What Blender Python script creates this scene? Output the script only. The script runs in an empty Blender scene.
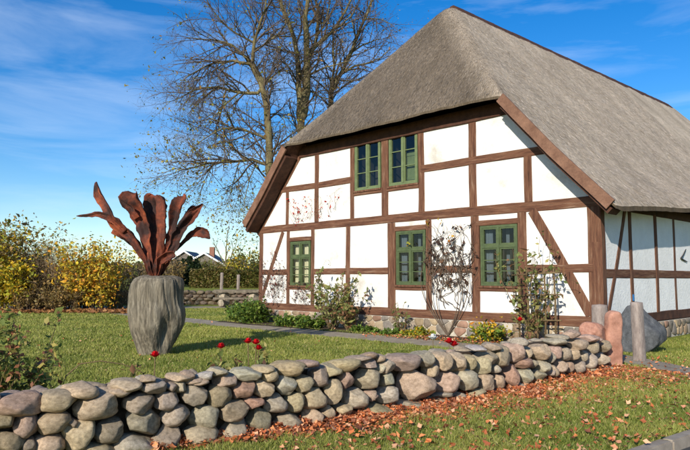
import bpy, bmesh, math, random
import numpy as np
from mathutils import Vector, Matrix, noise
random.seed(7); rng = np.random.default_rng(7)
sc = bpy.context.scene
col = sc.collection

# ------------------------------------------------------------------ camera
F, CX, CY, HOR, EYE = 640.0, 345.0, 225.0, 278.0, 1.42
PITCH = math.atan((HOR - CY) / F)
cd = bpy.data.cameras.new('camera'); cam = bpy.data.objects.new('camera', cd); col.objects.link(cam)
cd.sensor_width = 36.0; cd.lens = 36.0 * F / 690.0; cd.clip_start = 0.05; cd.clip_end = 6000
cam.location = (0, 0, EYE); cam.rotation_euler = (math.pi / 2 + PITCH, 0, 0)
sc.camera = cam

# ------------------------------------------------------------------ sky and sun
SUN_EL = math.radians(25); SX, SY = -0.42, -0.9075
sdir = Vector((SX * math.cos(SUN_EL), SY * math.cos(SUN_EL), math.sin(SUN_EL))).normalized()
w = bpy.data.worlds.new('World'); sc.world = w; w.use_nodes = True
nt = w.node_tree; nt.nodes.clear()
N = nt.nodes.new; Lk = nt.links.new
out = N('ShaderNodeOutputWorld'); bg = N('ShaderNodeBackground'); sky = N('ShaderNodeTexSky')
sky.sky_type = 'NISHITA'; sky.sun_disc = False; sky.sun_elevation = SUN_EL
sky.sun_rotation = math.atan2(SX, SY); sky.altitude = 0; sky.air_density = 1.0; sky.dust_density = 0.25; sky.ozone_density = 3.0
hsv = N('ShaderNodeHueSaturation'); hsv.inputs['Saturation'].default_value = 1.42; hsv.inputs['Hue'].default_value = 0.508
Lk(sky.outputs[0], hsv.inputs['Color'])
tc = N('ShaderNodeTexCoord'); mp = N('ShaderNodeMapping'); mp.inputs['Scale'].default_value = (1.6, 1.0, 9.0); mp.inputs['Rotation'].default_value = (0.06, 0.1, 0)
Lk(tc.outputs['Generated'], mp.inputs[0])
n1 = N('ShaderNodeTexNoise'); n1.inputs['Scale'].default_value = 1.7; n1.inputs['Detail'].default_value = 7; n1.inputs['Roughness'].default_value = 0.58; n1.inputs['Distortion'].default_value = 0.5
Lk(mp.outputs[0], n1.inputs['Vector'])
cr = N('ShaderNodeValToRGB'); cr.color_ramp.elements[0].position = 0.47; cr.color_ramp.elements[0].color = (0, 0, 0, 1)
cr.color_ramp.elements[1].position = 0.85; cr.color_ramp.elements[1].color = (0.42, 0.42, 0.42, 1)
Lk(n1.outputs[0], cr.inputs[0])
mx = N('ShaderNodeMix'); mx.data_type = 'RGBA'
Lk(cr.outputs[0], mx.inputs[0]); Lk(hsv.outputs[0], mx.inputs[6]); mx.inputs[7].default_value = (5.6, 6.5, 7.8, 1)
Lk(mx.outputs[2], bg.inputs[0]); bg.inputs[1].default_value = 0.125
Lk(bg.outputs[0], out.inputs[0])
sl = bpy.data.lights.new('sun', 'SUN'); sl.energy = 4.6; sl.angle = math.radians(0.53); sl.color = (1.0, 0.93, 0.82)
so = bpy.data.objects.new('sun', sl); col.objects.link(so); so.rotation_euler = sdir.to_track_quat('Z', 'Y').to_euler(); so.location = (-20, -30, 30)
sc.view_settings.view_transform = 'Standard'; sc.view_settings.look = 'None'; sc.view_settings.gamma = 1.0
sc.view_settings.use_curve_mapping = False; sc.view_settings.exposure = 0.35

# ------------------------------------------------------------------ helpers
def lin(r, g, b):
    f = lambda c: (c / 255 / 12.92) if c / 255 <= 0.04045 else ((c / 255 + 0.055) / 1.055) ** 2.4
    return (f(r), f(g), f(b))
_c, _s = math.cos(PITCH), math.sin(PITCH)
def ray(x, y):
    dx, dz = (x - CX) / F, -(y - CY) / F
    return np.array([dx, _c - dz * _s, _s + dz * _c])
def at(x, y, Y):                      # the point at world depth Y seen at photo pixel (x, y)
    r = ray(x, y); t = Y / r[1]; return np.array([r[0] * t, Y, r[2] * t + EYE])
def gnd(x, y, z=0.0):
    r = ray(x, y); t = (z - EYE) / r[2]; return np.array([r[0] * t, r[1] * t, z])

def mesh(name, V, Fc, mat=None, parent=None, smooth=False, fcol=None, uv=None):
    """one mesh object from arrays; Fc is an (M,k) array or a list of index lists"""
    me = bpy.data.meshes.new(name)
    V = np.asarray(V, np.float32)
    if isinstance(Fc, np.ndarray):
        M, k = Fc.shape
        me.vertices.add(len(V)); me.vertices.foreach_set('co', V.ravel())
        me.loops.add(M * k); me.loops.foreach_set('vertex_index', Fc.astype(np.int32).ravel())
        me.polygons.add(M); me.polygons.foreach_set('loop_start', np.arange(0, M * k, k, dtype=np.int32))
        me.update(calc_edges=True)
    else:
        me.from_pydata(V.tolist(), [], Fc); M = len(Fc); k = None
    if fcol is not None:
        a = me.attributes.new('col', 'FLOAT_COLOR', 'FACE')
        c = np.ones((M, 4), np.float32); c[:, :3] = fcol; a.data.foreach_set('color', c.ravel())
    if uv is not None:
        u = me.uv_layers.new(name='UVMap'); u.data.foreach_set('uv', np.asarray(uv, np.float32).ravel())
    if smooth: me.polygons.foreach_set('use_smooth', np.ones(M, bool))
    me.validate(); me.update()
    o = bpy.data.objects.new(name, me); col.objects.link(o)
    if mat: me.materials.append(mat)
    if parent: o.parent = parent
    return o
def inst(name, me, parent=None, loc=(0, 0, 0), rot=(0, 0, 0), scale=(1, 1, 1)):
    o = bpy.data.objects.new(name, me); col.objects.link(o); o.parent = parent
    o.location = loc; o.rotation_euler = rot; o.scale = scale; return o
def empty(name, loc=(0, 0, 0), rz=0, parent=None):
    o = bpy.data.objects.new(name, None); col.objects.link(o); o.location = loc; o.rotation_euler = (0, 0, rz); o.empty_display_size = .2
    if parent: o.parent = parent
    return o
def tag(o, label=None, cat=None, group=None, kind=None):
    if label: o['label'] = label
    if cat: o['category'] = cat
    if group: o['group'] = group
    if kind: o['kind'] = kind
    return o
class MB:
    """collects boxes, tubes, sheets into one mesh"""
    def __init__(s): s.v = []; s.f = []; s.n = 0
    def add(s, V, Fs):
        s.v.append(np.asarray(V, float)); s.f += [[i + s.n for i in f] for f in Fs]; s.n += len(V)
    def box(s, a, b):
        (x0, y0, z0), (x1, y1, z1) = a, b
        s.add([(x0,y0,z0),(x1,y0,z0),(x1,y1,z0),(x0,y1,z0),(x0,y0,z1),(x1,y0,z1),(x1,y1,z1),(x0,y1,z1)],
              [(0,3,2,1),(4,5,6,7),(0,1,5,4),(1,2,6,5),(2,3,7,6),(3,0,4,7)])
    def tube(s, P, R, k=6, cap=True):
        V, Q = tube_arr(P, R, k); n = len(P)
        Fs = Q.tolist()
        if cap: Fs += [list(range(k))[::-1], list(range((n - 1) * k, n * k))]
        s.add(V, Fs)
    def build(s, name, mat, parent=None, smooth=False):
        return mesh(name, np.concatenate(s.v), s.f, mat, parent, smooth)
def tube_arr(P, R, k=6):
    P = np.asarray(P, float); n = len(P); R = np.broadcast_to(np.asarray(R, float), (n,))
    T = np.gradient(P, axis=0); T /= np.linalg.norm(T, axis=1, keepdims=True) + 1e-9
    ref = np.array([0.31, 0.2, 0.93]) if abs(T[:, 2]).mean() < 0.8 else np.array([0.95, 0.3, 0.1])
    A = np.cross(T, ref); A /= np.linalg.norm(A, axis=1, keepdims=True) + 1e-9
    B = np.cross(T, A)
    th = np.arange(k) * 2 * math.pi / k
    V = (P[:, None] + R[:, None, None] * (np.cos(th)[None, :, None] * A[:, None] + np.sin(th)[None, :, None] * B[:, None])).reshape(-1, 3)
    i = np.arange(n - 1)[:, None] * k; j = np.arange(k)[None]; j2 = (j + 1) % k
    Q = np.stack([i + j, i + j2, i + k + j2, i + k + j], -1).reshape(-1, 4)
    return V, Q
class TB:
    """thousands of tubes, quads only"""
    def __init__(s): s.v = []; s.q = []; s.n = 0
    def tube(s, P, R, k=3):
        V, Q = tube_arr(P, R, k); s.v.append(V); s.q.append(Q + s.n); s.n += len(V)
    def build(s, name, mat, parent=None):
        return mesh(name, np.concatenate(s.v), np.concatenate(s.q), mat, parent, True)
def clip(poly, n, d):                 # keep n.p <= d
    o = []
    for i in range(len(poly)):
        a, b = poly[i], poly[(i + 1) % len(poly)]
        da, db = n[0]*a[0]+n[1]*a[1]-d, n[0]*b[0]+n[1]*b[1]-d
        if da <= 0: o.append(a)
        if da * db < 0:
            t = da / (da - db); o.append((a[0] + t*(b[0]-a[0]), a[1] + t*(b[1]-a[1])))
    return o

# ------------------------------------------------------------------ materials
def material(name):
    m = bpy.data.materials.new(name); m.use_nodes = True
    t = m.node_tree; b = t.nodes['Principled BSDF']; return m, t, b
def nn(t, typ, **kw):
    n = t.nodes.new(typ)
    for k, v in kw.items():
        if k in n.inputs: n.inputs[k].default_value = v
        else: setattr(n, k, v)
    return n
def noisy(name, stops, scale=8, detail=6, stretch=(1,1,1), rough=.85, bump=.3, bscale=None, bdist=.02, coord='Object', spec=.3, fine=None, tint=False, attr=False, rnd=0.0):
    """colour ramp over noise + bump; tint multiplies the object's own colour; attr the face colour"""
    m, t, b = material(name)
    tcn = nn(t, 'ShaderNodeTexCoord'); mpn = nn(t, 'ShaderNodeMapping', Scale=stretch)
    t.links.new(tcn.outputs[coord], mpn.inputs[0])
    vec = mpn.outputs[0]
    if rnd or tint:
        oi = nn(t, 'ShaderNodeObjectInfo'); ad = nn(t, 'ShaderNodeVectorMath', operation='MULTIPLY_ADD')
        cmb = nn(t, 'ShaderNodeCombineXYZ'); t.links.new(oi.outputs['Random'], cmb.inputs[0]); t.links.new(oi.outputs['Random'], cmb.inputs[1])
        t.links.new(cmb.outputs[0], ad.inputs[0]); ad.inputs[1].default_value = (37, 53, 11); t.links.new(vec, ad.inputs[2]); vec = ad.outputs[0]
    no = nn(t, 'ShaderNodeTexNoise', Scale=scale, Detail=detail, Roughness=.62); t.links.new(vec, no.inputs['Vector'])
    rp = nn(t, 'ShaderNodeValToRGB'); e = rp.color_ramp.elements
    while len(e) < len(stops): e.new(.5)
    for i, (p, c) in enumerate(stops): e[i].position = p; e[i].color = (*c, 1)
    t.links.new(no.outputs[0], rp.inputs[0]); c = rp.outputs[0]
    def mul(c, other, f=1.0):
        mxn = nn(t, 'ShaderNodeMix', data_type='RGBA', blend_type='MULTIPLY'); mxn.inputs[0].default_value = f
        t.links.new(c, mxn.inputs[6]); t.links.new(other, mxn.inputs[7]); return mxn.outputs[2]
    if tint: c = mul(c, oi.outputs['Color'])
    if attr:
        an = nn(t, 'ShaderNodeAttribute', attribute_name='col'); c = mul(c, an.outputs['Color'])
    no2 = nn(t, 'ShaderNodeTexNoise', Scale=bscale or scale * 5, Detail=6, Roughness=.7); t.links.new(vec, no2.inputs['Vector'])
    if fine:
        r2 = nn(t, 'ShaderNodeValToRGB'); r2.color_ramp.elements[0].position = .35; r2.color_ramp.elements[0].color = (fine,)*3 + (1,); r2.color_ramp.elements[1].position = .62
        t.links.new(no2.outputs[0], r2.inputs[0]); c = mul(c, r2.outputs[0])
    t.links.new(c, b.inputs['Base Color'])
    bp = nn(t, 'ShaderNodeBump', Strength=bump, Distance=bdist); t.links.new(no2.outputs[0], bp.inputs['Height']); t.links.new(bp.outputs[0], b.inputs['Normal'])
    b.inputs['Roughness'].default_value = rough; b.inputs['Specular IOR Level'].default_value = spec
    return m
def leafmat(name, trans=.35, rough=.55):
    m, t, b = material(name)
    an = nn(t, 'ShaderNodeAttribute', attribute_name='col')
    t.links.new(an.outputs['Color'], b.inputs['Base Color']); b.inputs['Roughness'].default_value = rough; b.inputs['Specular IOR Level'].default_value = .25
    tr = nn(t, 'ShaderNodeBsdfTranslucent'); t.links.new(an.outputs['Color'], tr.inputs[0])
    ms = nn(t, 'ShaderNodeMixShader'); ms.inputs[0].default_value = trans
    t.links.new(b.outputs[0], ms.inputs[1]); t.links.new(tr.outputs[0], ms.inputs[2]); t.links.new(ms.outputs[0], t.nodes['Material Output'].inputs[0])
    return m
def flat(name, c, rough=.6, spec=.3, metal=0):
    return noisy(name, [(.35, tuple(k*.85 for k in c)), (.65, tuple(min(1, k*1.1) for k in c))], 6, rough=rough, bump=.1, spec=spec)

M = {}
M['plaster'] = noisy('plaster', [(.28, (.53,.49,.42)), (.40, (.69,.66,.60)), (.55, (.745,.72,.67)), (.75, (.76,.74,.69))], 1.3, detail=9, rough=.92, bump=.5, bscale=22, bdist=.015, rnd=1, fine=.9)
M['plaster_blue'] = noisy('plaster_side', [(.3, (.74,.73,.70)), (.7, (.85,.84,.81))], 2.0, rough=.92, bump=.6, bscale=16, bdist=.03, rnd=1)
TC = [(.28, lin(62,40,30)), (.43, lin(104,68,50)), (.58, lin(120,84,62)), (.72, lin(150,122,100))]
for k_, st_ in (('timber', (9,9,.7)), ('timber_x', (.7,9,9)), ('timber_y', (9,.7,9))):
    M[k_] = noisy(k_, TC, 2.2, detail=9, stretch=st_, rough=.85, bump=.55, bscale=7, bdist=.012, fine=.55, rnd=1)
M['timber_dark'] = noisy('timber_dark', [(.3, lin(58,36,26)), (.7, lin(92,60,44))], 5, rough=.85, bump=.4, bscale=40, bdist=.008, fine=.7, rnd=1)
M['board'] = noisy('verge_board', [(.3, lin(104,72,54)), (.7, lin(140,104,82))], 4, stretch=(1,1,1), rough=.7, bump=.3, bscale=30, bdist=.006, fine=.75)
M['green'] = noisy('window_green', [(.3, lin(64,76,48)), (.7, lin(86,98,62))], 7, rough=.5, bump=.12, spec=.4)
M['green_light'] = noisy('window_green_light', [(.3, lin(90,102,66)), (.7, lin(110,122,82))], 7, rough=.5, bump=.12, spec=.4)
M['stone'] = noisy('field_stone', [(.22, (.42,.40,.38)), (.40, (.74,.72,.68)), (.55, (1,1,1)), (.7, (1.3,1.26,1.16))], 4.5, detail=10, rough=.88, bump=.6, bscale=24, bdist=.025, fine=.68, tint=True, spec=.25)
M['plinth'] = noisy('plinth_stone', [(.25, (.6,.58,.56)), (.6, (1,1,1)), (.8, (1.2,1.15,1.1))], 9, rough=.85, bump=.4, bscale=40, bdist=.01, tint=True, spec=.25)
M['mortar'] = noisy('mortar', [(.3, lin(160,150,134)), (.7, lin(200,192,176))], 10, rough=.95, bump=.6, bscale=40, bdist=.01)
M['earth'] = noisy('earth', [(.3, lin(48,38,28)), (.7, lin(86,70,52))], 6, rough=1, bump=.8, bscale=30, bdist=.03)
M['leaf'] = leafmat('leaf'); M['litter'] = leafmat('litter_leaf', .15, .6); M['grassblade'] = leafmat('grass_blade', .3, .5)
M['petal'] = leafmat('petal', .25, .5)
M['bark'] = noisy('bark', [(.3, lin(76,66,48)), (.5, lin(108,98,68)), (.7, lin(132,124,88))], 3, stretch=(1,1,.4), rough=.95, bump=.7, bscale=14, bdist=.04)
M['twig'] = noisy('twig', [(.3, lin(74,62,52)), (.7, lin(108,94,78))], 4, rough=.9, bump=.1)
M['dry_twig'] = noisy('dry_twig', [(.3, lin(120,102,78)), (.7, lin(158,136,106))], 4, rough=.9, bump=.1)
M['cane'] = noisy('cane', [(.3, lin(86,70,48)), (.7, lin(124,104,72))], 9, rough=.8, bump=.2)
M['greywood'] = noisy('grey_wood', [(.25, lin(88,80,66)), (.5, lin(132,122,104)), (.75, lin(168,158,138))], 3, stretch=(4,4,.4), detail=9, rough=.9, bump=.8, bscale=7, bdist=.03, fine=.34)
M['darkwood'] = noisy('dark_wood', [(.3, lin(34,30,24)), (.7, lin(62,54,44))], 6, rough=.85, bump=.4)
M['tablewood'] = noisy('table_wood', [(.3, lin(84,76,64)), (.7, lin(128,118,102))], 6, rough=.85, bump=.4)
M['rust'] = noisy('rusty_iron', [(.26, lin(30,19,18)), (.44, lin(58,33,26)), (.56, lin(124,60,36)), (.70, lin(178,92,50))], 1.8, detail=9, rough=.78, bump=.5, bscale=18, bdist=.02, spec=.35, fine=.6)
M['pinkstone'] = noisy('pink_sandstone', [(.3, lin(150,104,84)), (.6, lin(182,134,112)), (.8, lin(196,156,134))], 4, detail=8, rough=.85, bump=.4, bscale=40, bdist=.012, fine=.8)
M['slate'] = noisy('dark_boulder', [(.3, lin(66,68,70)), (.6, lin(98,100,102)), (.8, lin(124,122,120))], 4, detail=8, rough=.85, bump=.6, bscale=22, bdist=.03, fine=.7)
M['greystone'] = noisy('grey_pillar', [(.3, lin(126,112,104)), (.6, lin(160,146,136)), (.8, lin(176,166,156))], 6, stretch=(2,2,.7), rough=.9, bump=.5, bscale=30, bdist=.015, fine=.75)
M['gravel'] = noisy('gravel_path', [(.3, lin(134,122,104)), (.6, lin(170,157,136)), (.8, lin(190,177,156))], 3, detail=10, rough=.95, bump=.7, bscale=70, bdist=.02, fine=.65)
M['asphalt'] = noisy('asphalt', [(.3, (.045,.045,.045)), (.7, (.075,.072,.07))], 3, detail=9, rough=.9, bump=.5, bscale=90, bdist=.008)
M['kerb'] = noisy('kerb_stone', [(.3, lin(124,114,102)), (.7, lin(158,147,132))], 7, rough=.9, bump=.4, bscale=60, bdist=.008, rnd=1)
M['soil'] = M['earth']
M['iron'] = flat('wrought_iron', (.03,.03,.03), .5)
M['blue'] = flat('blue_paint', lin(40,110,170), .5)
M['white'] = flat('white_paint', (.78,.78,.76), .6)
M['slate_roof'] = noisy('slate_roof', [(.3, lin(40,48,62)), (.7, lin(62,72,90))], 3, rough=.6, bump=.4, bscale=12, bdist=.03)
M['render_grey'] = flat('grey_render', lin(112,104,94), .9)
M['brick'] = noisy('brick_wall', [(.3, lin(120,80,64)), (.7, lin(150,108,88))], 5, rough=.9, bump=.3)
M['curtain'] = flat('curtain_cream', (.62,.56,.38), .9)
M['curtain_blue'] = flat('curtain_pale', (.10,.125,.15), .9)
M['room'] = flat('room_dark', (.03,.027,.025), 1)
M['hedgecore'] = flat('hedge_core', lin(46,44,24), 1)

# grass ground
def ground_mat():
    m, t, b = material('lawn')
    tcn = nn(t, 'ShaderNodeTexCoord')
    n1 = nn(t, 'ShaderNodeTexNoise', Scale=.35, Detail=6, Roughness=.65); t.links.new(tcn.outputs['Object'], n1.inputs['Vector'])
    n2 = nn(t, 'ShaderNodeTexNoise', Scale=26, Detail=7, Roughness=.75); t.links.new(tcn.outputs['Object'], n2.inputs['Vector'])
    r1 = nn(t, 'ShaderNodeValToRGB'); e = r1.color_ramp.elements; e[0].position = .3; e[0].color = (*lin(112,124,50), 1); e[1].position = .7; e[1].color = (*lin(158,158,74), 1)
    t.links.new(n1.outputs[0], r1.inputs[0])
    r2 = nn(t, 'ShaderNodeValToRGB'); e = r2.color_ramp.elements; e[0].position = .3; e[0].color = (.42,.45,.40,1); e[1].position = .7; e[1].color = (1.25,1.2,1.1,1)
    t.links.new(n2.outputs[0], r2.inputs[0])
    mxn = nn(t, 'ShaderNodeMix', data_type='RGBA', blend_type='MULTIPLY'); mxn.inputs[0].default_value = 1
    t.links.new(r1.outputs[0], mxn.inputs[6]); t.links.new(r2.outputs[0], mxn.inputs[7]); t.links.new(mxn.outputs[2], b.inputs['Base Color'])
    bp = nn(t, 'ShaderNodeBump', Strength=.8, Distance=.04); t.links.new(n2.outputs[0], bp.inputs['Height']); t.links.new(bp.outputs[0], b.inputs['Normal'])
    b.inputs['Roughness'].default_value = .95; b.inputs['Specular IOR Level'].default_value = .15
    return m
M['lawn'] = ground_mat()

# thatch: straw grain along the slope (UV), weathering by face colour
def thatch_mat():
    m, t, b = material('thatch')
    tcn = nn(t, 'ShaderNodeTexCoord'); an = nn(t, 'ShaderNodeAttribute', attribute_name='col')
    def noi(sc_, st, det):
        mpn = nn(t, 'ShaderNodeMapping', Scale=st); t.links.new(tcn.outputs['UV'], mpn.inputs[0])
        n = nn(t, 'ShaderNodeTexNoise', Scale=sc_, Detail=det, Roughness=.7); t.links.new(mpn.outputs[0], n.inputs['Vector']); return n
    g1 = noi(1, (42, 9, 1), 8); g2 = noi(.8, (1, .5, 1), 5); g3 = noi(1, (14, 2.2, 1), 5)
    r = nn(t, 'ShaderNodeValToRGB'); e = r.color_ramp.elements
    for i, (p, c) in enumerate([(.28, (.35,.33,.31)), (.5, (.9,.88,.86)), (.72, (1.5,1.47,1.42))]):
        if i > 1: e.new(.5)
        e[i].position = p; e[i].color = (*c, 1)
    t.links.new(g1.outputs[0], r.inputs[0])
    r2 = nn(t, 'ShaderNodeValToRGB'); e = r2.color_ramp.elements; e[0].position = .3; e[0].color = (.62,.60,.56,1); e[1].position = .7; e[1].color = (1.18,1.16,1.12,1)
    t.links.new(g2.outputs[0], r2.inputs[0])
    r3 = nn(t, 'ShaderNodeValToRGB'); e = r3.color_ramp.elements; e[0].position = .3; e[0].color = (.7,.7,.7,1); e[1].position = .7; e[1].color = (1.15,1.15,1.15,1)
    t.links.new(g3.outputs[0], r3.inputs[0])
    c = an.outputs['Color']
    for o in (r, r2, r3):
        mxn = nn(t, 'ShaderNodeMix', data_type='RGBA', blend_type='MULTIPLY'); mxn.inputs[0].default_value = 1
        t.links.new(c, mxn.inputs[6]); t.links.new(o.outputs[0], mxn.inputs[7]); c = mxn.outputs[2]
    t.links.new(c, b.inputs['Base Color'])
    bp = nn(t, 'ShaderNodeBump', Strength=.9, Distance=.05); t.links.new(g1.outputs[0], bp.inputs['Height']); t.links.new(bp.outputs[0], b.inputs['Normal'])
    b.inputs['Roughness'].default_value = .95; b.inputs['Specular IOR Level'].default_value = .15
    return m
M['thatch'] = thatch_mat()
def glass_mat():
    m, t, b = material('window_glass')
    gl = nn(t, 'ShaderNodeBsdfGlossy', Roughness=.03); tr = nn(t, 'ShaderNodeBsdfTransparent'); tr.inputs[0].default_value = (.82,.86,.84,1)
    fr = nn(t, 'ShaderNodeFresnel', IOR=1.55); ms = nn(t, 'ShaderNodeMixShader')
    no = nn(t, 'ShaderNodeTexNoise', Scale=3.0); tcn = nn(t, 'ShaderNodeTexCoord'); t.links.new(tcn.outputs['Object'], no.inputs['Vector'])
    bp = nn(t, 'ShaderNodeBump', Strength=.12, Distance=.02); t.links.new(no.outputs[0], bp.inputs['Height']); t.links.new(bp.outputs[0], gl.inputs['Normal'])
    t.links.new(fr.outputs[0], ms.inputs[0]); t.links.new(tr.outputs[0], ms.inputs[1]); t.links.new(gl.outputs[0], ms.inputs[2])
    t.links.new(ms.outputs[0], t.nodes['Material Output'].inputs[0]); return m
M['glass'] = glass_mat()

# ------------------------------------------------------------------ setting: ground, road, paths
GR = np.array([5.2275, 13.1418]); GL = np.array([-2.8451, 21.4716]); HW = float(np.linalg.norm(GL - GR))
LX = (GR - GL) / HW; LY = np.array([-LX[1], LX[0]])        # house axes: x along the gable to its right corner, y into the house
HANG = math.atan2(LX[1], LX[0])
def h2w(u, y, z=0.0):                                       # u metres left of the right corner, y behind the gable
    p = GR - LX * u + LY * y; return np.array([p[0], p[1], z])
def g_px(x, y, off=0.0):                                    # photo pixel -> (u, z) on the gable plane, off metres in front
    r = ray(x, y); o = GR - LY * off
    t = (LY @ o) / (LY @ r[:2]); P = r * t
    return float(-(P[:2] - o) @ LX), float(P[2] + EYE)
# front wall line: y as a function of x
WP = np.array([(-4.2,3.83),(-2.57,4.77),(-1.08,5.74),(.79,7.03),(2.6,8.67),(4.23,10.28)])
QC = np.polyfit(WP[:, 0], WP[:, 1], 2)
wy = lambda x: np.polyval(QC, x)
KP = np.array([(2.44,5.44),(3.17,6.02)]); KD = (KP[1] - KP[0]) / np.linalg.norm(KP[1] - KP[0]); KN = np.array([KD[1], -KD[0]])   # kerb line, KN towards the road

def sheet(name, pts, z, mat, dz=0.0, sub=0):
    o = mesh(name, [(p[0], p[1], z) for p in pts], [list(range(len(pts)))], mat); return o
# ground: a big sheet with a road-side edge
gpts = []
a = KP[0] - KD * 400; b_ = KP[0] + KD * 400
rs = [(-3000, 3000), (-3000, a[1])]
gv = [tuple(a), tuple(b_), (3000, b_[1]), (3000, 3000), (-3000, 3000), (-3000, a[1])]
go = sheet('ground', gv, 0.0, M['lawn']); tag(go, 'short green lawn around the thatched house', 'lawn', kind='structure')
def strip(d0, d1, z): return [tuple(KP[0] + KD*(-400) + KN*d0) + (z,), tuple(KP[0] + KD*400 + KN*d0) + (z,), tuple(KP[0] + KD*400 + KN*d1) + (z,), tuple(KP[0] + KD*(-400) + KN*d1) + (z,)]
ro = mesh('road', strip(.05, 7.0, -.09), [[3,2,1,0]], M['asphalt']); tag(ro, 'grey asphalt road beyond the kerb', 'road', kind='structure')
vo = mesh('far_verge', strip(7.0, 400, -.08), [[3,2,1,0]], M['lawn']); tag(vo, 'grass on the far side of the road', 'grass', kind='structure')
ke = empty('kerb', (KP[0][0], KP[0][1], 0)); tag(ke, 'pale stone kerb along the road edge', 'kerb', kind='structure')
kb = MB(); kb.box((-.48,-.06,-.2),(.48,.06,.0)); k0 = kb.build('kerb_stone', M['kerb'])
bm = bmesh.new(); bm.from_mesh(k0.data); bmesh.ops.bevel(bm, geom=bm.edges[:], offset=.015, segments=2, affect='EDGES'); bm.to_mesh(k0.data); bm.free()
k0.parent = ke; ang = math.atan2(KD[1], KD[0])
for i in range(-4, 14):
    o = k0 if i == -4 else inst('kerb_stone', k0.data, ke)
    p = KD * (i * .975) + KN * (-.005); o.location = (p[0], p[1], .012 + random.uniform(-.004,.004)); o.rotation_euler = (0, 0, ang + random.uniform(-.008,.008))

def ribbon(name, P, W0, z, mat, label, wob=.08, step=.25):
    P = np.asarray(P, float); d = np.r_[0, np.cumsum(np.linalg.norm(np.diff(P, axis=0), axis=1))]
    s = np.arange(0, d[-1], step); C = np.stack([np.interp(s, d, P[:, i]) for i in (0, 1)], 1)
    T = np.gradient(C, axis=0); T /= np.linalg.norm(T, axis=1, keepdims=True); Nn = np.stack([-T[:, 1], T[:, 0]], 1)
    Wd = np.interp(s, d, W0) / 2
    w1 = Wd + [wob * noise.noise((q*.9, 3.3, 0)) + wob*.5*noise.noise((q*4, 1, 0)) for q in s]; w2 = Wd + [wob * noise.noise((q*.9, 9.1, 4)) + wob*.5*noise.noise((q*4, 7, 0)) for q in s]
    V = np.concatenate([np.c_[C + Nn*w1[:, None], np.full(len(s), z)], np.c_[C - Nn*w2[:, None], np.full(len(s), z)]])
    n = len(s); i = np.arange(n - 1)
    o = mesh(name, V, np.stack([i + n, i + 1 + n, i + 1, i], 1), mat); tag(o, label, 'path', kind='structure'); return o
PATH1 = [h2w(19,-1.2)[:2], h2w(15,-1.55)[:2], h2w(11,-1.7)[:2], h2w(7,-1.75)[:2], h2w(3,-1.7)[:2], h2w(.5,-1.9)[:2], (4.8,11.75)]
ribbon('gravel_path', PATH1, [1.2,1.25,1.15,1.15,1.1,1.0,.9], .004, M['gravel'], 'grey gravel path running along the gable')
PATH2 = [(-30,32.5),(-12,31.2),(-7,31.2),(-4.5,31.6),(-2,33)]
ribbon('far_gravel_path', PATH2, [2.4,2.4,2.2,2.2,2], .004, M['gravel'], 'grey gravel path before the far stone wall')
PATH3 = [(4.75,12.0),(4.95,11.2),(5.1,10.2),(5.35,8.6)]
ribbon('slab_path', PATH3, [.75,.7,.75,.8], .010, M['gravel'], 'worn stone path beside the grey pillar', .05)
# planting bed at the foot of the gable
BED = [h2w(12.2,-1.0)[:2], h2w(9,-.75)[:2], h2w(5,-.6)[:2], h2w(-.2,-.7)[:2]]
ribbon('flower_bed', BED, [.7,1.0,.95,.9], .016, M['earth'], 'dark soil bed along the house plinth', .15)

# ------------------------------------------------------------------ farmhouse
house = empty('farmhouse', (GR[0], GR[1], 0), HANG)
tag(house, 'half-timbered white farmhouse with large thatched roof and green windows', 'house')
TOPZ = 5.62
SL = 1.14; RZ = 9.93; RC = 5.8
def main_z(u, y=5.0):
    d = abs(u - RC)
    z = RZ - SL * d
    if d > 5.2: z = RZ - SL*5.2 - (d - 5.2)*SL + .40*(d-5.2)**1.3*.75
    return z
# timbers: (u0,z0,u1,z1,width)
tcount = [0]
def timber(name, u0, z0, u1, z1, wd, mat=None, side=False, bow=0.0, deep=.16, proud=None):
    """slightly uneven hewn timber; side=False on the gable, True on the long wall (u is then depth)"""
    tcount[0] += 1
    pr = .018 + .0021 * (tcount[0] % 9) if proud is None else proud
    L = math.hypot(u1-u0, z1-z0); n = max(3, int(L / .35) + 1); dx, dz = (u1-u0)/L, (z1-z0)/L
    sd = random.uniform(0, 99); V = []; Fs = []
    for i in range(n + 1):
        t = i / n; s = t * L
        off = .018 * noise.noise((s*.8, sd, 0)) * min(1, 8*t*(1-t)+.2) + bow * 4*t*(1-t)
        hw1 = wd/2 * (1 + .10*noise.noise((s*1.3, sd, 3))); hw2 = wd/2 * (1 + .10*noise.noise((s*1.3, sd, 7)))
        for (q, yy) in ((off + hw1, -pr + .012), (off + hw1 - .014, -pr), (off - hw2 + .014, -pr), (off - hw2, -pr + .012), (off - hw2, deep), (off + hw1, deep)):
            uu, zz = u0 + dx*s - dz*q, z0 + dz*s + dx*q
            V.append((-uu, yy, zz) if not side else (-yy, uu, zz))
    for i in range(n):
        for j in range(6):
            a, b = i*6 + j, i*6 + (j+1) % 6
            Fs.append((a, b, b+6, a+6))
    Fs += [tuple(range(6))[::-1], tuple(n*6 + j for j in range(6))]
    hz = abs(dx) > abs(dz)
    if mat is None or mat is M['timber']: mat = M['timber'] if not hz else (M['timber_y'] if side else M['timber_x'])
    return mesh(name, V, Fs, mat, house)
timber('sill_beam', HW+.1, .50, -.07, .52, .22)
timber('storey_beam', HW+.05, 3.01, -.05, 3.02, .23)
GPX = [11.53, 10.10, 8.92, 7.37, 5.70, 4.43, 3.03, 1.76, .09]; GWD = [.20, .15, .15, .17, .27, .18, .23, .23, .30]
for u, wd in zip(GPX, GWD): timber('post', u, .61, u, 2.90, wd)
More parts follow.
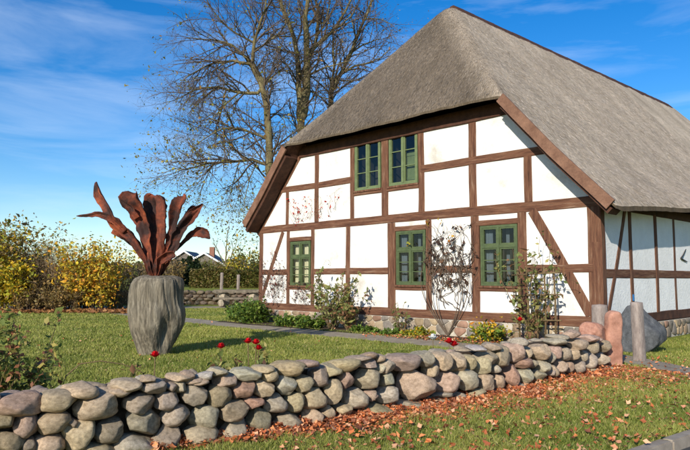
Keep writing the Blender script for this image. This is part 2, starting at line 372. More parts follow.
for a, b, z in ((11.53,10.10,1.61),(8.92,7.37,1.61),(7.37,5.70,1.62),(4.43,3.03,1.63),(1.76,.09,1.63)): timber('rail', a-.05, z, b+.05, z, .18)
for a, b, zh, zs in ((10.10,8.92,2.63,1.12),(5.70,4.43,2.73,1.17),(3.03,1.76,2.72,1.17)):
    timber('rail', a-.05, zh, b+.05, zh, .13); timber('rail', a-.05, zs, b+.05, zs, .13)
timber('brace', 10.37, 2.90, 11.46, .78, .15); timber('brace', 1.50, 2.92, .22, .66, .22)
UPX = [10.16, 8.74, 7.21, 5.93, 4.66, 3.06, 1.58]; UPW = [.14, .18, .17, .25, .20, .22, .20]; UPT = [4.2, 5.3, 5.3, 5.3, 5.3, 5.3, 4.2]
for u, wd, t in zip(UPX, UPW, UPT): timber('post', u, 3.12, u, t, wd)
timber('rail', 10.7, 4.26, 7.21, 4.25, .19); timber('rail', 4.66, 4.25, .85, 4.25, .19)
timber('rail', 7.13, 3.83, 6.0, 3.83, .14); timber('rail', 5.85, 3.83, 4.74, 3.83, .14)
timber('rafter', 11.75, 2.9, 9.3, 5.62, .26); timber('rafter', -.15, 2.95, 2.25, 5.62, .26)
timber('head_beam', 9.55, 5.36, 2.05, 5.38, .34, M['timber_dark'], proud=.05)
# plaster panels in every bay, clipped by the roof line
def panel(poly, mat, side=False, bulge=.006):
    n = len(poly); cx_ = sum(p[0] for p in poly)/n; cz_ = sum(p[1] for p in poly)/n
    if n < 3: return
    V = []
    for k, yy in ((0, 0.0), (.05, -bulge)):
        for p in poly:
            d = math.hypot(p[0]-cx_, p[1]-cz_); f = 1 - k/d
            V.append((cx_ + (p[0]-cx_)*f, yy, cz_ + (p[1]-cz_)*f))
    V += [(p[0], .12, p[1]) for p in poly]
    V = [((-a, b, c) if not side else (-b, a, c)) for a, b, c in V]
    Fs = [tuple(range(n, 2*n))]
    for i in range(n):
        j = (i+1) % n; Fs += [(i, j, n+j, n+i), (2*n+i, 2*n+j, j, i)]
    Fs.append(tuple(range(2*n, 3*n))[::-1])
    o = mesh('plaster_panel', V, Fs, mat, house); 
    bm = bmesh.new(); bm.from_mesh(o.data); bmesh.ops.recalc_face_normals(bm, faces=bm.faces); bm.to_mesh(o.data); bm.free()
def rect(u0, u1, z0, z1): return [(u0, z0), (u1, z0), (u1, z1), (u0, z1)]
E_ = .02
for i in range(8):
    ua, ub = GPX[i+1], GPX[i]
    if i in (1, 4, 6):
        zh, zs = {1: (2.63, 1.12), 4: (2.73, 1.17), 6: (2.72, 1.17)}[i]
        panel(rect(ua, ub, .58, zs), M['plaster']); panel(rect(ua, ub, zh, 2.95), M['plaster'])
    else:
        panel(rect(ua, ub, .58, 1.62), M['plaster']); panel(rect(ua, ub, 1.62, 2.95), M['plaster'])
# roofline clip lines (u + z/s)
def clipr(p):
    p = clip(p, (-1.14, 1), 5.62 - 1.14*2.25); p = clip(p, (1.11, 1), 5.62 + 1.11*9.3); return p
for ua, ub in ((10.16, 11.8), (8.74, 10.16), (7.21, 8.74), (3.06, 4.66), (1.58, 3.06), (-.2, 1.58)):
    for z0, z1 in ((3.05, 4.25), (4.25, 5.5)):
        p = clipr(rect(ua, ub, z0, z1))
        if len(p) >= 3: panel(p, M['plaster'])
for ua, ub in ((5.93, 7.21), (4.66, 5.93)): panel(rect(ua, ub, 3.05, 3.83), M['plaster'])
# long wall on the right
DEP = 22.5
timber('sill_beam', .05, .52, DEP, .52, .22, side=True, mat=M['timber_dark']); timber('rail', .15, 1.51, DEP, 1.51, .19, side=True, mat=M['timber'])
timber('wall_plate', .05, 3.0, DEP, 3.0, .22, side=True, mat=M['timber_dark'])
SP = [.10, 1.53, 3.0, 4.24, 5.6, 7.0, 8.4, 9.8, 11.2, 12.6, 14, 15.4, 16.8, 18.2, 19.6, 21, 22.4]
for i, d in enumerate(SP): timber('post', d, .61, d, 2.92, .22 if i == 0 else .15, side=True, bow=random.uniform(-.02, .02))
timber('brace', 1.28, 2.9, .26, .64, .13, side=True, bow=.03)
for a, b in zip(SP[:-1], SP[1:]):
    panel(rect(a, b, .58, 1.51), M['plaster_blue'], True, .01); panel(rect(a, b, 1.51, 2.95), M['plaster_blue'], True, .01)
# far and left walls: plain plaster bays with posts (out of sight)
bw = MB(); bw.box((-HW, .05, .3), (-HW+.12, DEP, 3.0)); bw.box((-HW, DEP-.12, .3), (0, DEP, 3.0)); bw.build('rear_wall', M['plaster_blue'], house)
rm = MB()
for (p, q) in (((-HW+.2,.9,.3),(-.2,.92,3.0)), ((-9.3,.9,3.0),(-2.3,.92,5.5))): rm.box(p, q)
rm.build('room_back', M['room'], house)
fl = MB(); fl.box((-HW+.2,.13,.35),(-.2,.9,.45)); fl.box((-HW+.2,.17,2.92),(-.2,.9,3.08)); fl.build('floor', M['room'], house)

# plinth with field stones set in mortar
def voronoi(Lx, H, cell, seed):
    r = random.Random(seed); pts = []
    for i in range(-1, int(Lx/cell)+2):
        for j in range(-1, int(H/(cell*.8))+2):
            pts.append((i*cell + r.uniform(-.4,.4)*cell + (j % 2)*.5*cell, (j+.5)*cell*.8 + r.uniform(-.28,.28)*cell))
    cells = []
    for p in pts:
        if not (-.05 < p[0] < Lx+.05 and -.02 < p[1] < H+.02): continue
        poly = [(max(0,p[0]-cell*2), 0), (min(Lx,p[0]+cell*2), 0), (min(Lx,p[0]+cell*2), H), (max(0,p[0]-cell*2), H)]
        for q in pts:
            if q is p or abs(q[0]-p[0]) > 3*cell or abs(q[1]-p[1]) > 3*cell: continue
            nx, nz = q[0]-p[0], q[1]-p[1]
            poly = clip(poly, (nx, nz), nx*(p[0]+q[0])/2 + nz*(p[1]+q[1])/2)
            if len(poly) < 3: break
        if len(poly) >= 3: cells.append((p, poly))
    return cells
PC = [lin(160,138,112), lin(146,132,114), lin(136,128,118), lin(168,148,118), lin(150,118,98), lin(130,122,110), lin(176,158,130)]
def plinth(side, Lx):
    H = .42; pl = MB()
    if not side: pl.box((-HW-.06, -.05, -.05), (.05, .3, .40))
    else: pl.box((-.3, .302, -.05), (.052, DEP, .40))
    po = pl.build('plinth', M['mortar'], house)
    for p, poly in voronoi(Lx, .40, .29, 5 + side):
        cxp = sum(q[0] for q in poly)/len(poly); czp = sum(q[1] for q in poly)/len(poly)
        sh = []
        n0 = len(poly)                      # shrink + round corners
        for i in range(n0):
            a, b = poly[i], poly[(i+1) % n0]
            if math.hypot(a[0]-b[0], a[1]-b[1]) < .03: continue
            for t in (.14, .86): sh.append((a[0]+(b[0]-a[0])*t, a[1]+(b[1]-a[1])*t))
        if len(sh) < 5: continue
        n = len(sh); V = []
        for f, yy in ((.93, .0), (.90, -.018), (.74, -.032)):
            for q in sh: V.append((cxp+(q[0]-cxp)*f, yy + random.uniform(-.004,.004), czp+(q[1]-czp)*f))
        Fs = [tuple(range(2*n, 3*n))]
        for k in range(2):
            for i in range(n):
                j = (i+1) % n; Fs.append((k*n+i, k*n+j, (k+1)*n+j, (k+1)*n+i))
        if not side: V = [(-a, b - .052, c) for a, b, c in V]
        else: V = [(-b + .055, a + .02, c) for a, b, c in V]
        o = mesh('stone', V, Fs, M['plinth'], po, True); c = random.choice(PC); kf = random.uniform(.72,1.12); o.color = (*[k*kf for k in c], 1)
        bm = bmesh.new(); bm.from_mesh(o.data); bmesh.ops.recalc_face_normals(bm, faces=bm.faces)
        cen = sum((v.co for v in bm.verts), Vector())/len(bm.verts); outv = Vector((0,-1,0)) if not side else Vector((1,0,0))
        ff = max(bm.faces, key=lambda f: len(f.verts)); 
        if ff.normal.dot(outv) < 0: bmesh.ops.reverse_faces(bm, faces=bm.faces)
        bm.to_mesh(o.data); bm.free()
plinth(0, HW); plinth(1, 9.0)

# windows
def window(u0, u1, z0, z1, mat, transom, rows, curtain=None, shutter=False):
    """frame with two casements, glazing bars, single panes"""
    X0, X1 = -u1, -u0; W_, H_ = X1-X0, z1-z0; fw = .055; y0, y1 = -.012, .07
    f = MB(); f.box((X0,y0,z0),(X1,y1,z0+fw)); f.box((X0,y0,z1-fw),(X1,y1,z1)); f.box((X0,y0+.001,z0+fw),(X0+fw,y1,z1-fw)); f.box((X1-fw,y0+.001,z0+fw),(X1,y1,z1-fw))
    xm = (X0+X1)/2; f.box((xm-.03,y0-.012,z0+fw),(xm+.03,y1,z1-fw))
    zt = z1 - fw
    if transom:
        zt = z1 - H_*.35; f.box((X0+fw,y0-.006,zt-.035),(xm-.03,y1,zt+.035)); f.box((xm+.03,y0-.006,zt-.035),(X1-fw,y1,zt+.035))
    wo = f.build('window', mat, house)
    s = MB(); s.box((X0-.04,-.06,z0-.05),(X1+.04,.06,z0-.002)); s.build('sill', M['timber'], wo)
    def leafw(xa, xb, za, zb, nr):
        c = MB(); t = .034
        c.box((xa,y0+.008,za),(xb,y1-.01,za+t)); c.box((xa,y0+.008,zb-t),(xb,y1-.01,zb)); c.box((xa,y0+.009,za+t),(xa+t,y1-.01,zb-t)); c.box((xb-t,y0+.009,za+t),(xb,y1-.01,zb-t))
        c.build('casement', mat, wo)
        zz = np.linspace(za+t, zb-t, nr+1)
        for k in range(nr):
            lo = zz[k] + (.012 if k else 0); hi = zz[k+1] - (.012 if k < nr-1 else 0)
            if k: g = MB(); g.box((xa+t,y0+.014,zz[k]-.012),(xb-t,y1-.02,zz[k]+.012)); g.build('glazing_bar', mat, wo)
            dy = random.uniform(-.004,.004)
            mesh('pane', [(xa+t-.004,.03+dy,lo),(xb-t+.004,.03-dy,lo),(xb-t+.004,.03-dy*.5,hi),(xa+t-.004,.03+dy*.7,hi)], [(0,1,2,3)], M['glass'], wo)
    for xa, xb in ((X0+fw+.002, xm-.032), (xm+.032, X1-fw-.002)):
        if transom:
            leafw(xa, xb, zt+.037, z1-fw-.002, 1); leafw(xa, xb, z0+fw+.002, zt-.037, rows)
        else: leafw(xa, xb, z0+fw+.002, z1-fw-.002, rows)
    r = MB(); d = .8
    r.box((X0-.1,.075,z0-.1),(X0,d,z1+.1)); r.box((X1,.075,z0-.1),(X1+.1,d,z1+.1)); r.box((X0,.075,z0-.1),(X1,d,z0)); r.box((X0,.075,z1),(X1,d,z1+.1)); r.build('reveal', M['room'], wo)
    def drape(xa, xb, m, yy=.16):
        n = 24; V = []; 
        for i in range(n+1):
            x = xa + (xb-xa)*i/n; q = yy + .018*math.sin(i*1.9) + .008*math.sin(i*.7)
            V += [(x,q,z0+.02),(x,q,z1-.02)]
        mesh('curtain', V, [(2*i,2*i+2,2*i+3,2*i+1) for i in range(n)], m, wo, True)
    if curtain == 'cream': drape(X0+.02, X1-.02, M['curtain'])
    if curtain == 'blue': drape(X0+.02, X0+.24, M['curtain_blue']); drape(xm+.05, xm+.14, M['curtain_blue'], .25)
    if shutter:
        g = MB(); xa, xb, za, zb = xm+.03, X1-fw, z0+.08, z0+H_*.62
        g.box((xa,.12,za),(xb,.15,zb)); sh = g.build('inner_shutter', mat, wo)
        g2 = MB(); g2.box((xa,.105,za+.05),(xb,.121,za+.12)); g2.box((xa,.105,zb-.12),(xb,.121,zb-.05)); g2.build('shutter_batten', mat, wo)
    return wo
window(9.03, 10.00, 1.19, 2.56, M['green'], True, 3, 'cream')
window(4.54, 5.54, 1.24, 2.66, M['green'], True, 3, 'blue')
window(1.89, 2.88, 1.24, 2.65, M['green'], True, 3, 'blue')
window(6.10, 7.10, 3.90, 5.30, M['green_light'], False, 3)
window(4.78, 5.78, 3.90, 5.34, M['green_light'], False, 3, None, True)

# ---- thatched roof
U0, U1, Y0, Y1 = -.58, 11.85, -.52, 25.0
PKY, PKZ = 2.75, 9.98
def smin(a, b, k):
    h = np.clip(.5 + .5*(b-a)/k, 0, 1); return b*(1-h) + a*h - k*h*(1-h)
def roof_z(u, y):
    d = np.abs(u - RC); z = RZ + .1 - SL*np.sqrt(d*d + .03)
    e = np.clip(d - 5.1, 0, None); z = z + (.10 + .26*np.clip((y+.5)/6, 0, 1))*e**1.25                      # bell-cast eaves
    z = z + .020*np.clip(y - 2.7, 0, 20)*np.clip(1 - d/6, 0, 1)
    zh = 5.60 + (y - Y0)*(PKZ - 5.60)/(PKY - Y0)
    zh2 = 3.2 + (25.0 - y)*2.2
    z = smin(z, zh, .10 + .55*np.clip((y-Y0)/1.6, 0, 1)); z = smin(z, zh2, .4)
    return z
nu, ny = 150, 300
ys = np.unique(np.r_[np.linspace(Y0, 4, 90), np.linspace(4, Y1, 170)]); us = np.linspace(U0, U1, nu); ny = len(ys)
UU, YY = np.meshgrid(us, ys, indexing='ij')
ZZ = roof_z(UU, YY)
nz = np.array([[noise.noise((u*.9, y*.9, 0))*.035 + noise.noise((u*3.5, y*3.5, 5))*.016 for y in ys] for u in us])
ZT = ZZ + nz
# round the outer edge down a little
ed = np.minimum.reduce([UU-U0, U1-UU, YY-Y0, Y1-YY]); ZT -= .05*np.clip(1-ed/.12, 0, 1)**2
jit = np.array([[noise.noise((u*6, y*6, 9))*.02 for y in ys] for u in us])*np.clip(1-ed/.05, 0, 1)
VT = np.stack([-UU - jit, YY + jit, ZT], -1).reshape(-1, 3)
I, J = np.meshgrid(np.arange(nu-1), np.arange(ny-1), indexing='ij'); I = I.ravel(); J = J.ravel()
idx = lambda i, j: i*ny + j
QT = np.stack([idx(I,J), idx(I,J+1), idx(I+1,J+1), idx(I+1,J)], 1)
# uv: x across the straw, y down the slope
um, ym = (us[I]+us[I+1])/2, (ys[J]+ys[J+1])/2
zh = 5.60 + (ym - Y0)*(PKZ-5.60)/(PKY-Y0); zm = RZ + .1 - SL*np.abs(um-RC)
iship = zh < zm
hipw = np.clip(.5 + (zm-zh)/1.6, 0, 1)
uvs = np.zeros((len(QT), 4, 2))
for k in range(4):
    vi = QT[:, k]; uu = UU.ravel()[vi]; yy = YY.ravel()[vi]
    uvs[:, k, 0] = np.where(iship, uu, yy + 40); uvs[:, k, 1] = np.where(iship, yy*1.7, np.abs(uu-RC)*1.52)
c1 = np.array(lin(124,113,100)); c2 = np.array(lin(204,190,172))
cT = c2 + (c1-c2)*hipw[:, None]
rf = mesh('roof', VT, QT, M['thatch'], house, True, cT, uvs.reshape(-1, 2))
# underside
TH = .06 + .04*np.clip(1-np.minimum(UU-U0, U1-UU)/.3, 0, 1)*np.clip((YY-Y0)/.4, 0, 1) + .42*np.clip(ed/.55, 0, 1)
VU = np.stack([-UU, YY, np.minimum(ZT - TH, 99)], -1)
su, sy = slice(None, None, 3), slice(None, None, 3)
iu = np.unique(np.r_[np.arange(0, nu, 4), nu-1]); iy = np.unique(np.r_[np.arange(0, ny, 4), ny-1])
VV = VU[np.ix_(iu, iy)]; a_, b2 = VV.shape[:2]
I2, J2 = np.meshgrid(np.arange(a_-1), np.arange(b2-1), indexing='ij'); I2 = I2.ravel(); J2 = J2.ravel()
Q2 = np.stack([I2*b2+J2, (I2+1)*b2+J2, (I2+1)*b2+J2+1, I2*b2+J2+1], 1)
mesh('thatch_underside', VV.reshape(-1, 3), Q2, M['timber_dark'], rf)
# cut edge of the thatch, full perimeter
ring = [(i, 0) for i in range(nu)] + [(nu-1, j) for j in range(1, ny)] + [(i, ny-1) for i in range(nu-2, -1, -1)] + [(0, j) for j in range(ny-2, 0, -1)]
ra = np.array([idx(i, j) for i, j in ring]); nr_ = len(ra)
VR = np.concatenate([VT[ra], VU.reshape(-1, 3)[ra]]); q = np.arange(nr_); q1 = (q+1) % nr_
QR = np.stack([q, q1, q1+nr_, q+nr_], 1)
lens = np.arange(nr_)*.08; uvr = np.zeros((nr_, 4, 2)); uvr[:, 0] = np.c_[lens, 0*lens]; uvr[:, 1] = np.c_[lens+.08, 0*lens]; uvr[:, 2] = np.c_[lens+.08, 0*lens+.02]; uvr[:, 3] = np.c_[lens, 0*lens+.02]
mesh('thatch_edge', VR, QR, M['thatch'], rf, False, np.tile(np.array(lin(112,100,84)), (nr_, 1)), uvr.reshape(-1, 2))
# loose straw tips lying on the thatch
def straw(n, urange, yrange, seed):
    r = np.random.default_rng(seed); u = r.uniform(*urange, n); y = r.uniform(*yrange, n)
    z = roof_z(u, y); e = .02
    gu = (roof_z(u+e, y)-roof_z(u-e, y))/(2*e); gy = (roof_z(u, y+e)-roof_z(u, y-e))/(2*e)
    g = np.stack([-gu, -gy], 1); gl = np.linalg.norm(g, axis=1, keepdims=True)+1e-6; g = g/gl                # downhill in (u,y)
    a = r.normal(0, .22, n); g = np.stack([g[:,0]*np.cos(a)-g[:,1]*np.sin(a), g[:,0]*np.sin(a)+g[:,1]*np.cos(a)], 1)
    L = r.uniform(.06, .2, n); wd = r.uniform(.004, .009, n); lift = r.uniform(.0, .03, n)
    P0 = np.stack([u, y], 1); P1 = P0 + g*L[:, None]*.65; px_ = np.stack([-g[:,1], g[:,0]], 1)*wd[:, None]
    z0_ = roof_z(P0[:,0], P0[:,1]); z1_ = roof_z(P1[:,0], P1[:,1]) + lift
    nzz = np.array([noise.noise((a*.9, b*.9, 0))*.035 + noise.noise((a*3.5, b*3.5, 5))*.016 for a, b in P0])
    def v(P, z): return np.stack([-P[:,0], P[:,1], z + nzz], 1)
    V = np.stack([v(P0-px_, z0_+.004), v(P0+px_, z0_+.004), v(P1, z1_+.008)], 1).reshape(-1, 3)
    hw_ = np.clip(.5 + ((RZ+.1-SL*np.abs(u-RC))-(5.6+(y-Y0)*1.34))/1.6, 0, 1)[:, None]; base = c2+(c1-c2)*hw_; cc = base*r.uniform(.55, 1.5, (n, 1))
    return V, cc
V1, C1_ = straw(46000, (U0+.02, RC), (Y0+.02, 14), 3); V2, C2_ = straw(16000, (RC, 10.5), (Y0+.02, 3), 4)
Vs = np.concatenate([V1, V2]); so_ = mesh('straw_tips', Vs, np.arange(len(Vs)).reshape(-1, 3), M['litter'], rf, False, np.concatenate([C1_, C2_])); so_['kind'] = 'stuff'
# ridge cap: dark sods and slats along the ridge
for k in range(34):
    y0 = PKY + .25 + k*.57; y1 = y0 + .555
    if y1 > 22.0: break
    zz0, zz1 = float(roof_z(np.array(RC), np.array(y0))), float(roof_z(np.array(RC), np.array(y1)))
    n = 5; V = []
    for (yy, zb) in ((y0, zz0), (y1, zz1)):
        for (du, dz) in ((-.34,-.30),(-.2,-.07),(-.06,.07),(.06,.075),(.2,-.06),(.34,-.30)):
            V.append((-(RC+du), yy, zb + dz + random.uniform(0,.02)))
        for (du, dz) in ((.34,-.42),(-.34,-.42)): V.append((-(RC+du), yy, zb+dz))
    Fs = [(i, (i+1) % 8, 8+(i+1) % 8, 8+i) for i in range(8)] + [tuple(range(8))[::-1], tuple(range(8, 16))]
    mesh('ridge_cap', V, Fs, M['timber_dark'], rf)
# verge boards under the thatch edge
def board(pa, pb, wd, name, mat, y0=-.44, th=.06):
    (ua, za), (ub, zb) = pa, pb; L = math.hypot(ub-ua, zb-za); dx, dz = (ub-ua)/L, (zb-za)/L; px_, pz = -dz, dx
    n = 10; V = []
    for i in range(n+1):
        s = i/n*L; k = .012*noise.noise((s, ua, 2))
        for (q, yy) in ((0, y0), (wd, y0), (wd, y0+th), (0, y0+th)):
            V.append((-(ua+dx*s+px_*(q+k)), yy, za+dz*s+pz*(q+k)))
    Fs = [(i*4+j, i*4+(j+1) % 4, i*4+4+(j+1) % 4, i*4+4+j) for i in range(n) for j in range(4)] + [(0,1,2,3), tuple(n*4+j for j in (3,2,1,0))]
    o = mesh(name, V, Fs, mat, house); bm = bmesh.new(); bm.from_mesh(o.data); bmesh.ops.recalc_face_normals(bm, faces=bm.faces); bm.to_mesh(o.data); bm.free(); return o
def verge(ua, ub, wd, y0, th, mat, drop=0.0):
    """board along the sloping edge of the thatch, following its profile"""
    n = 16; V = []; uu = np.linspace(ua, ub, n+1); zz = roof_z(uu, np.full(n+1, Y0)) - drop; sg = 1 if ub > ua else -1
    T = np.gradient(np.stack([uu, zz], 1), axis=0); T /= np.linalg.norm(T, axis=1, keepdims=True); Pn = np.stack([T[:, 1], -T[:, 0]], 1)*sg
    for i in range(n+1):
        k = .01*noise.noise((i*.4, ua, 2))
        for (q, yy) in ((-.03, y0), (wd+k, y0), (wd+k, y0+th), (-.03, y0+th)): V.append((-(uu[i]+Pn[i, 0]*q), yy, zz[i]+Pn[i, 1]*q))
    Fs = [(i*4+j, i*4+(j+1) % 4, i*4+4+(j+1) % 4, i*4+4+j) for i in range(n) for j in range(4)] + [(0,1,2,3), tuple(n*4+j for j in (3,2,1,0))]
    o = mesh('verge_board', V, Fs, mat, house); bm = bmesh.new(); bm.from_mesh(o.data); bmesh.ops.recalc_face_normals(bm, faces=bm.faces); bm.to_mesh(o.data); bm.free()
verge(U0+.02, 1.86, .20, Y0-.055, .05, M['board']); verge(U1-.02, 9.74, .22, Y0-.055, .05, M['board'])
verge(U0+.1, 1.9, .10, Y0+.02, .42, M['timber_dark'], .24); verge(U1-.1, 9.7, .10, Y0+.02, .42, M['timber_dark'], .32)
# small fittings on the long wall
ia = MB(); P = lambda y, z: (.035, y, z)
ia.tube([P(4.62,1.92), P(4.78,2.0), P(5.0,2.16)], [.02,.018,.012], 5); ia.tube([P(4.62,1.92), P(4.8,1.88), P(5.05,1.84)], [.02,.018,.012], 5)
ia.build('wall_anchor', M['iron'], house)
bt = MB(); bt.box((.03,1.50,.92),(.05,1.56,1.06)); bt.build('blue_marker', M['blue'], house)

# ------------------------------------------------------------------ stones
SCOL0 = dict(t=lin(184,164,134), g=lin(164,154,136), p=lin(176,148,132), u=lin(156,136,124), o=lin(184,160,118), r=lin(164,122,108), l=lin(188,180,158), d=lin(134,126,108), m=lin(142,132,100), b=lin(164,146,124), w=lin(200,193,180))
_mn = np.array(lin(166,150,128)); SCOL = {k: tuple((np.array(v)*.68 + _mn*.32)*1.2) for k, v in SCOL0.items()}
def rock_mesh(name, seed, sub=3, cuts=6, box=.82, cmin=.74, cmax=.95):
    r = random.Random(seed); bm = bmesh.new(); bmesh.ops.create_icosphere(bm, subdivisions=sub, radius=1)
    planes = []
    for k in range(cuts):
        v = Vector((r.gauss(0,1), r.gauss(0,1), r.gauss(0,1))).normalized(); planes.append((v, r.uniform(cmin, cmax)))
    off = Vector((r.uniform(0,99), r.uniform(0,99), r.uniform(0,99)))
    for v in bm.verts:
        p = v.co.copy(); q = Vector([math.copysign(abs(c)**box, c) for c in p]); p = q
        for nv, d in planes:
            e = p.dot(nv) - d
            if e > 0: p -= nv*e*.93
        dsp = noise.noise(p*1.1+off)*.08 + noise.noise(p*2.7+off)*.05 + noise.noise(p*6+off)*.028 + noise.noise(p*13+off)*.012
        v.co = p*(1+dsp)
    co = np.array([v.co for v in bm.verts]); mn, mxx = co.min(0), co.max(0); ce, ex = (mn+mxx)/2, (mxx-mn)/2
    for v in bm.verts: v.co = Vector((np.array(v.co)-ce)/ex)
    me = bpy.data.meshes.new(name); bm.to_mesh(me); bm.free(); me.polygons.foreach_set('use_smooth', np.ones(len(me.polygons), bool)); me.materials.append(M['stone']); return me
ROCK = [rock_mesh('field_stone', i, 4 if i < 14 else 3, 7 + i % 5, random.uniform(.62,.82), .74, .95) for i in range(30)]
FLAT = [rock_mesh('flat_stone', 100+i, 3, 8, .7) for i in range(8)]
wall = empty('field_stone_wall', (0.8, float(wy(.8)), 0)); tag(wall, 'low dry wall of rounded field stones with fallen leaves at its foot', 'stone wall')
WO = np.array([.8, float(wy(.8)), 0])
def wall_hit(x, y):
    r = ray(x, y); A = QC[0]*r[0]**2; B = QC[1]*r[0]-r[1]; C = QC[2]
    D = math.sqrt(max(0, B*B-4*A*C)); ts = [(-B+D)/(2*A), (-B-D)/(2*A)]; t = min([t for t in ts if t > 0])
    return r*t + [0, 0, EYE], t
def tang(x): 
    d = np.array([1, np.polyval(np.polyder(QC), x)]); return d/np.linalg.norm(d)
WTOP = .60
scount = [0]
def put_stone(x0, y0, x1, y1, c, flatst=False):
    cxp, cyp = (x0+x1)/2, (y0+y1)/2
    P, t = wall_hit(cxp, cyp); back = False
    if P[2] > WTOP - .02:                                     # lies further back on the wall's top
        r = ray(cxp, cyp); t2 = (WTOP + .02 - EYE)/r[2]
        if t2 > t: P = r*t2 + [0, 0, EYE]; t = t2; back = True
    sx_, sz_ = (x1-x0)/2/F*t*1.04, (y1-y0)/2/F*t*1.06
    tg = tang(P[0]); nrm = np.array([tg[1], -tg[0]])          # outwards, to the road
    dep = max(.11, min(.3, (sx_*1.0 + .05)))
    if back: dep = max(.10, sx_*.9)
    view = P[:2]/np.linalg.norm(P[:2])
    C = P.copy(); 
    if not back: C[:2] += view*dep*.62; k = 1 + dep*.62/t; sx_ *= k; sz_ *= k; C[2] = EYE + (P[2]-EYE)*k
    wl = sx_
    if C[2]-sz_ < -.05: C[2] = max(C[2], sz_*.8-.05)
    scount[0] += 1
    big = (x1-x0) > 14
    me = ROCK[random.randrange(14)] if big else ROCK[random.randrange(14, 30)]
    if (x1-x0) > 2.3*(y1-y0): me = random.choice(FLAT)
    o = inst('stone', me, wall, tuple(C - WO), (random.choice((0, math.pi)) + random.gauss(0,.06), random.gauss(0,.06), math.atan2(tg[1], tg[0]) + random.gauss(0,.12) + random.choice((0, math.pi))), (wl*1.0, dep, sz_))
    k = random.uniform(.86, 1.12); o.color = (*[q*k*random.uniform(.95,1.05) for q in SCOL[c]], 1)
    return o
def stones(ox, oy, s, txt):
    for item in txt.split(';'):
        a = item.split()
        if len(a) < 5: continue
        x0, y0, x1, y1 = [float(v) for v in a[:4]]
        put_stone(ox + x0/s, oy + y0/s, ox + x1/s, oy + y1/s, a[4])
stones(0, 378, 6.25, "-20 80 275 225 p;245 70 470 205 t;390 30 600 120 t;465 70 720 250 t;-40 205 90 310 m;88 215 238 368 p;222 205 428 335 t;-60 325 160 470 m;215 345 395 500 t;388 255 598 435 t;590 250 760 395 d;470 395 720 500 t;130 370 225 470 d;420 245 480 300 d;-260 60 -20 215 b;-250 210 -45 330 g;-260 325 -65 460 b")
stones(90, 374, 5.92, "120 25 290 100 t;100 60 260 120 t;285 35 445 115 u;300 5 390 50 t;195 110 382 225 u;380 100 520 205 u;210 200 412 350 d;415 180 585 300 g;135 345 375 480 g;365 295 530 450 b;450 50 510 100 u;500 40 550 110 g;465 -5 600 35 t;540 15 660 55 p")
stones(180, 360, 5.0, "5 113 122 225 g;122 120 248 232 m;0 80 135 118 t;0 50 70 95 b;65 58 170 100 w;130 35 230 80 g;170 65 270 140 b;243 35 390 100 l;395 35 480 110 t;365 25 470 65 t;243 95 368 190 r;355 92 460 180 t;302 175 410 242 r;175 192 322 290 b;410 165 530 252 g;38 222 185 335 g;-5 315 185 440 b;180 288 345 402 g;322 238 440 365 d;330 350 470 415 g;150 405 300 450 b")
stones(270, 350, 5.0, "5 55 168 130 o;20 122 120 222 l;100 125 205 205 t;190 78 285 178 u;230 68 345 135 t;285 45 440 108 o;120 50 230 90 u;335 100 410 185 p;412 92 535 188 b;390 25 490 55 p;440 42 515 88 u;450 10 550 45 p;515 70 560 120 l;75 212 160 310 t;148 182 275 288 t;258 142 350 265 t;352 188 475 285 l;472 197 528 252 p;0 305 150 415 b;148 285 255 385 t;250 270 312 348 t;312 268 402 325 t;265 320 400 385 g")
stones(360, 340, 5.63, "75 80 135 125 t;80 105 180 185 g;150 80 315 165 u;285 65 400 150 g;105 183 180 258 l;175 158 398 340 p;352 135 428 205 t;400 72 503 165 t;495 70 585 178 t;390 168 545 295 p;503 165 640 280 l;70 258 198 350 l;25 280 88 340 p;-40 345 180 450 m;130 330 330 420 b;335 318 490 385 t;400 290 500 322 g;480 285 585 365 u")
stones(440, 330, 6.0, "210 260 300 358 t;300 262 365 355 t;360 208 465 338 r;430 228 535 318 l;528 240 620 305 g;555 180 645 250 l;418 165 530 228 r;525 178 560 225 g;195 165 285 260 t;290 205 350 258 w;145 150 200 235 t;120 355 270 430 t;-20 400 50 450 t;285 95 415 210 t;380 80 490 190 p;440 45 510 110 g;490 100 545 165 t;540 85 640 180 t;625 130 680 200 g;165 95 260 125 w;255 75 350 125 u;210 125 325 210 b;380 310 495 370 g;270 345 400 400 g;620 230 680 275 g")
stones(530, 305, 5.63, "70 335 145 400 t;100 232 162 300 p;145 235 215 318 g;120 305 200 375 b;190 245 265 308 t;188 315 232 378 p;260 252 310 318 g;230 312 300 378 u;285 270 360 350 l;180 185 305 250 t;305 200 375 272 b;375 198 440 265 b;350 270 430 335 l;360 335 460 378 l;305 348 358 382 t;90 185 185 225 g;110 165 200 195 g;180 140 280 185 p;270 165 370 210 p;350 180 390 215 p")
# rubble on the top and along the garden side
xs = -3.2
while xs < 4.0:
    tg = tang(xs); nrm = np.array([-tg[1], tg[0]]); p = np.array([xs, wy(xs)])
    for off, zc in ((.62, .12), (.66, .30), (.58, .44), (.38, .46)):
        sxx = random.uniform(.09,.15); C = p + nrm*(off+random.uniform(-.03,.03))
        o = inst('stone', ROCK[random.randrange(14, 30)], wall, (C[0]-WO[0], C[1]-WO[1], zc), (random.uniform(-.3,.3), random.uniform(-.3,.3), random.uniform(0,6)), (sxx, sxx*.85, random.uniform(.06,.09)))
        o.color = (*SCOL[random.choice('ttgbplu')], 1)
    xs += .19
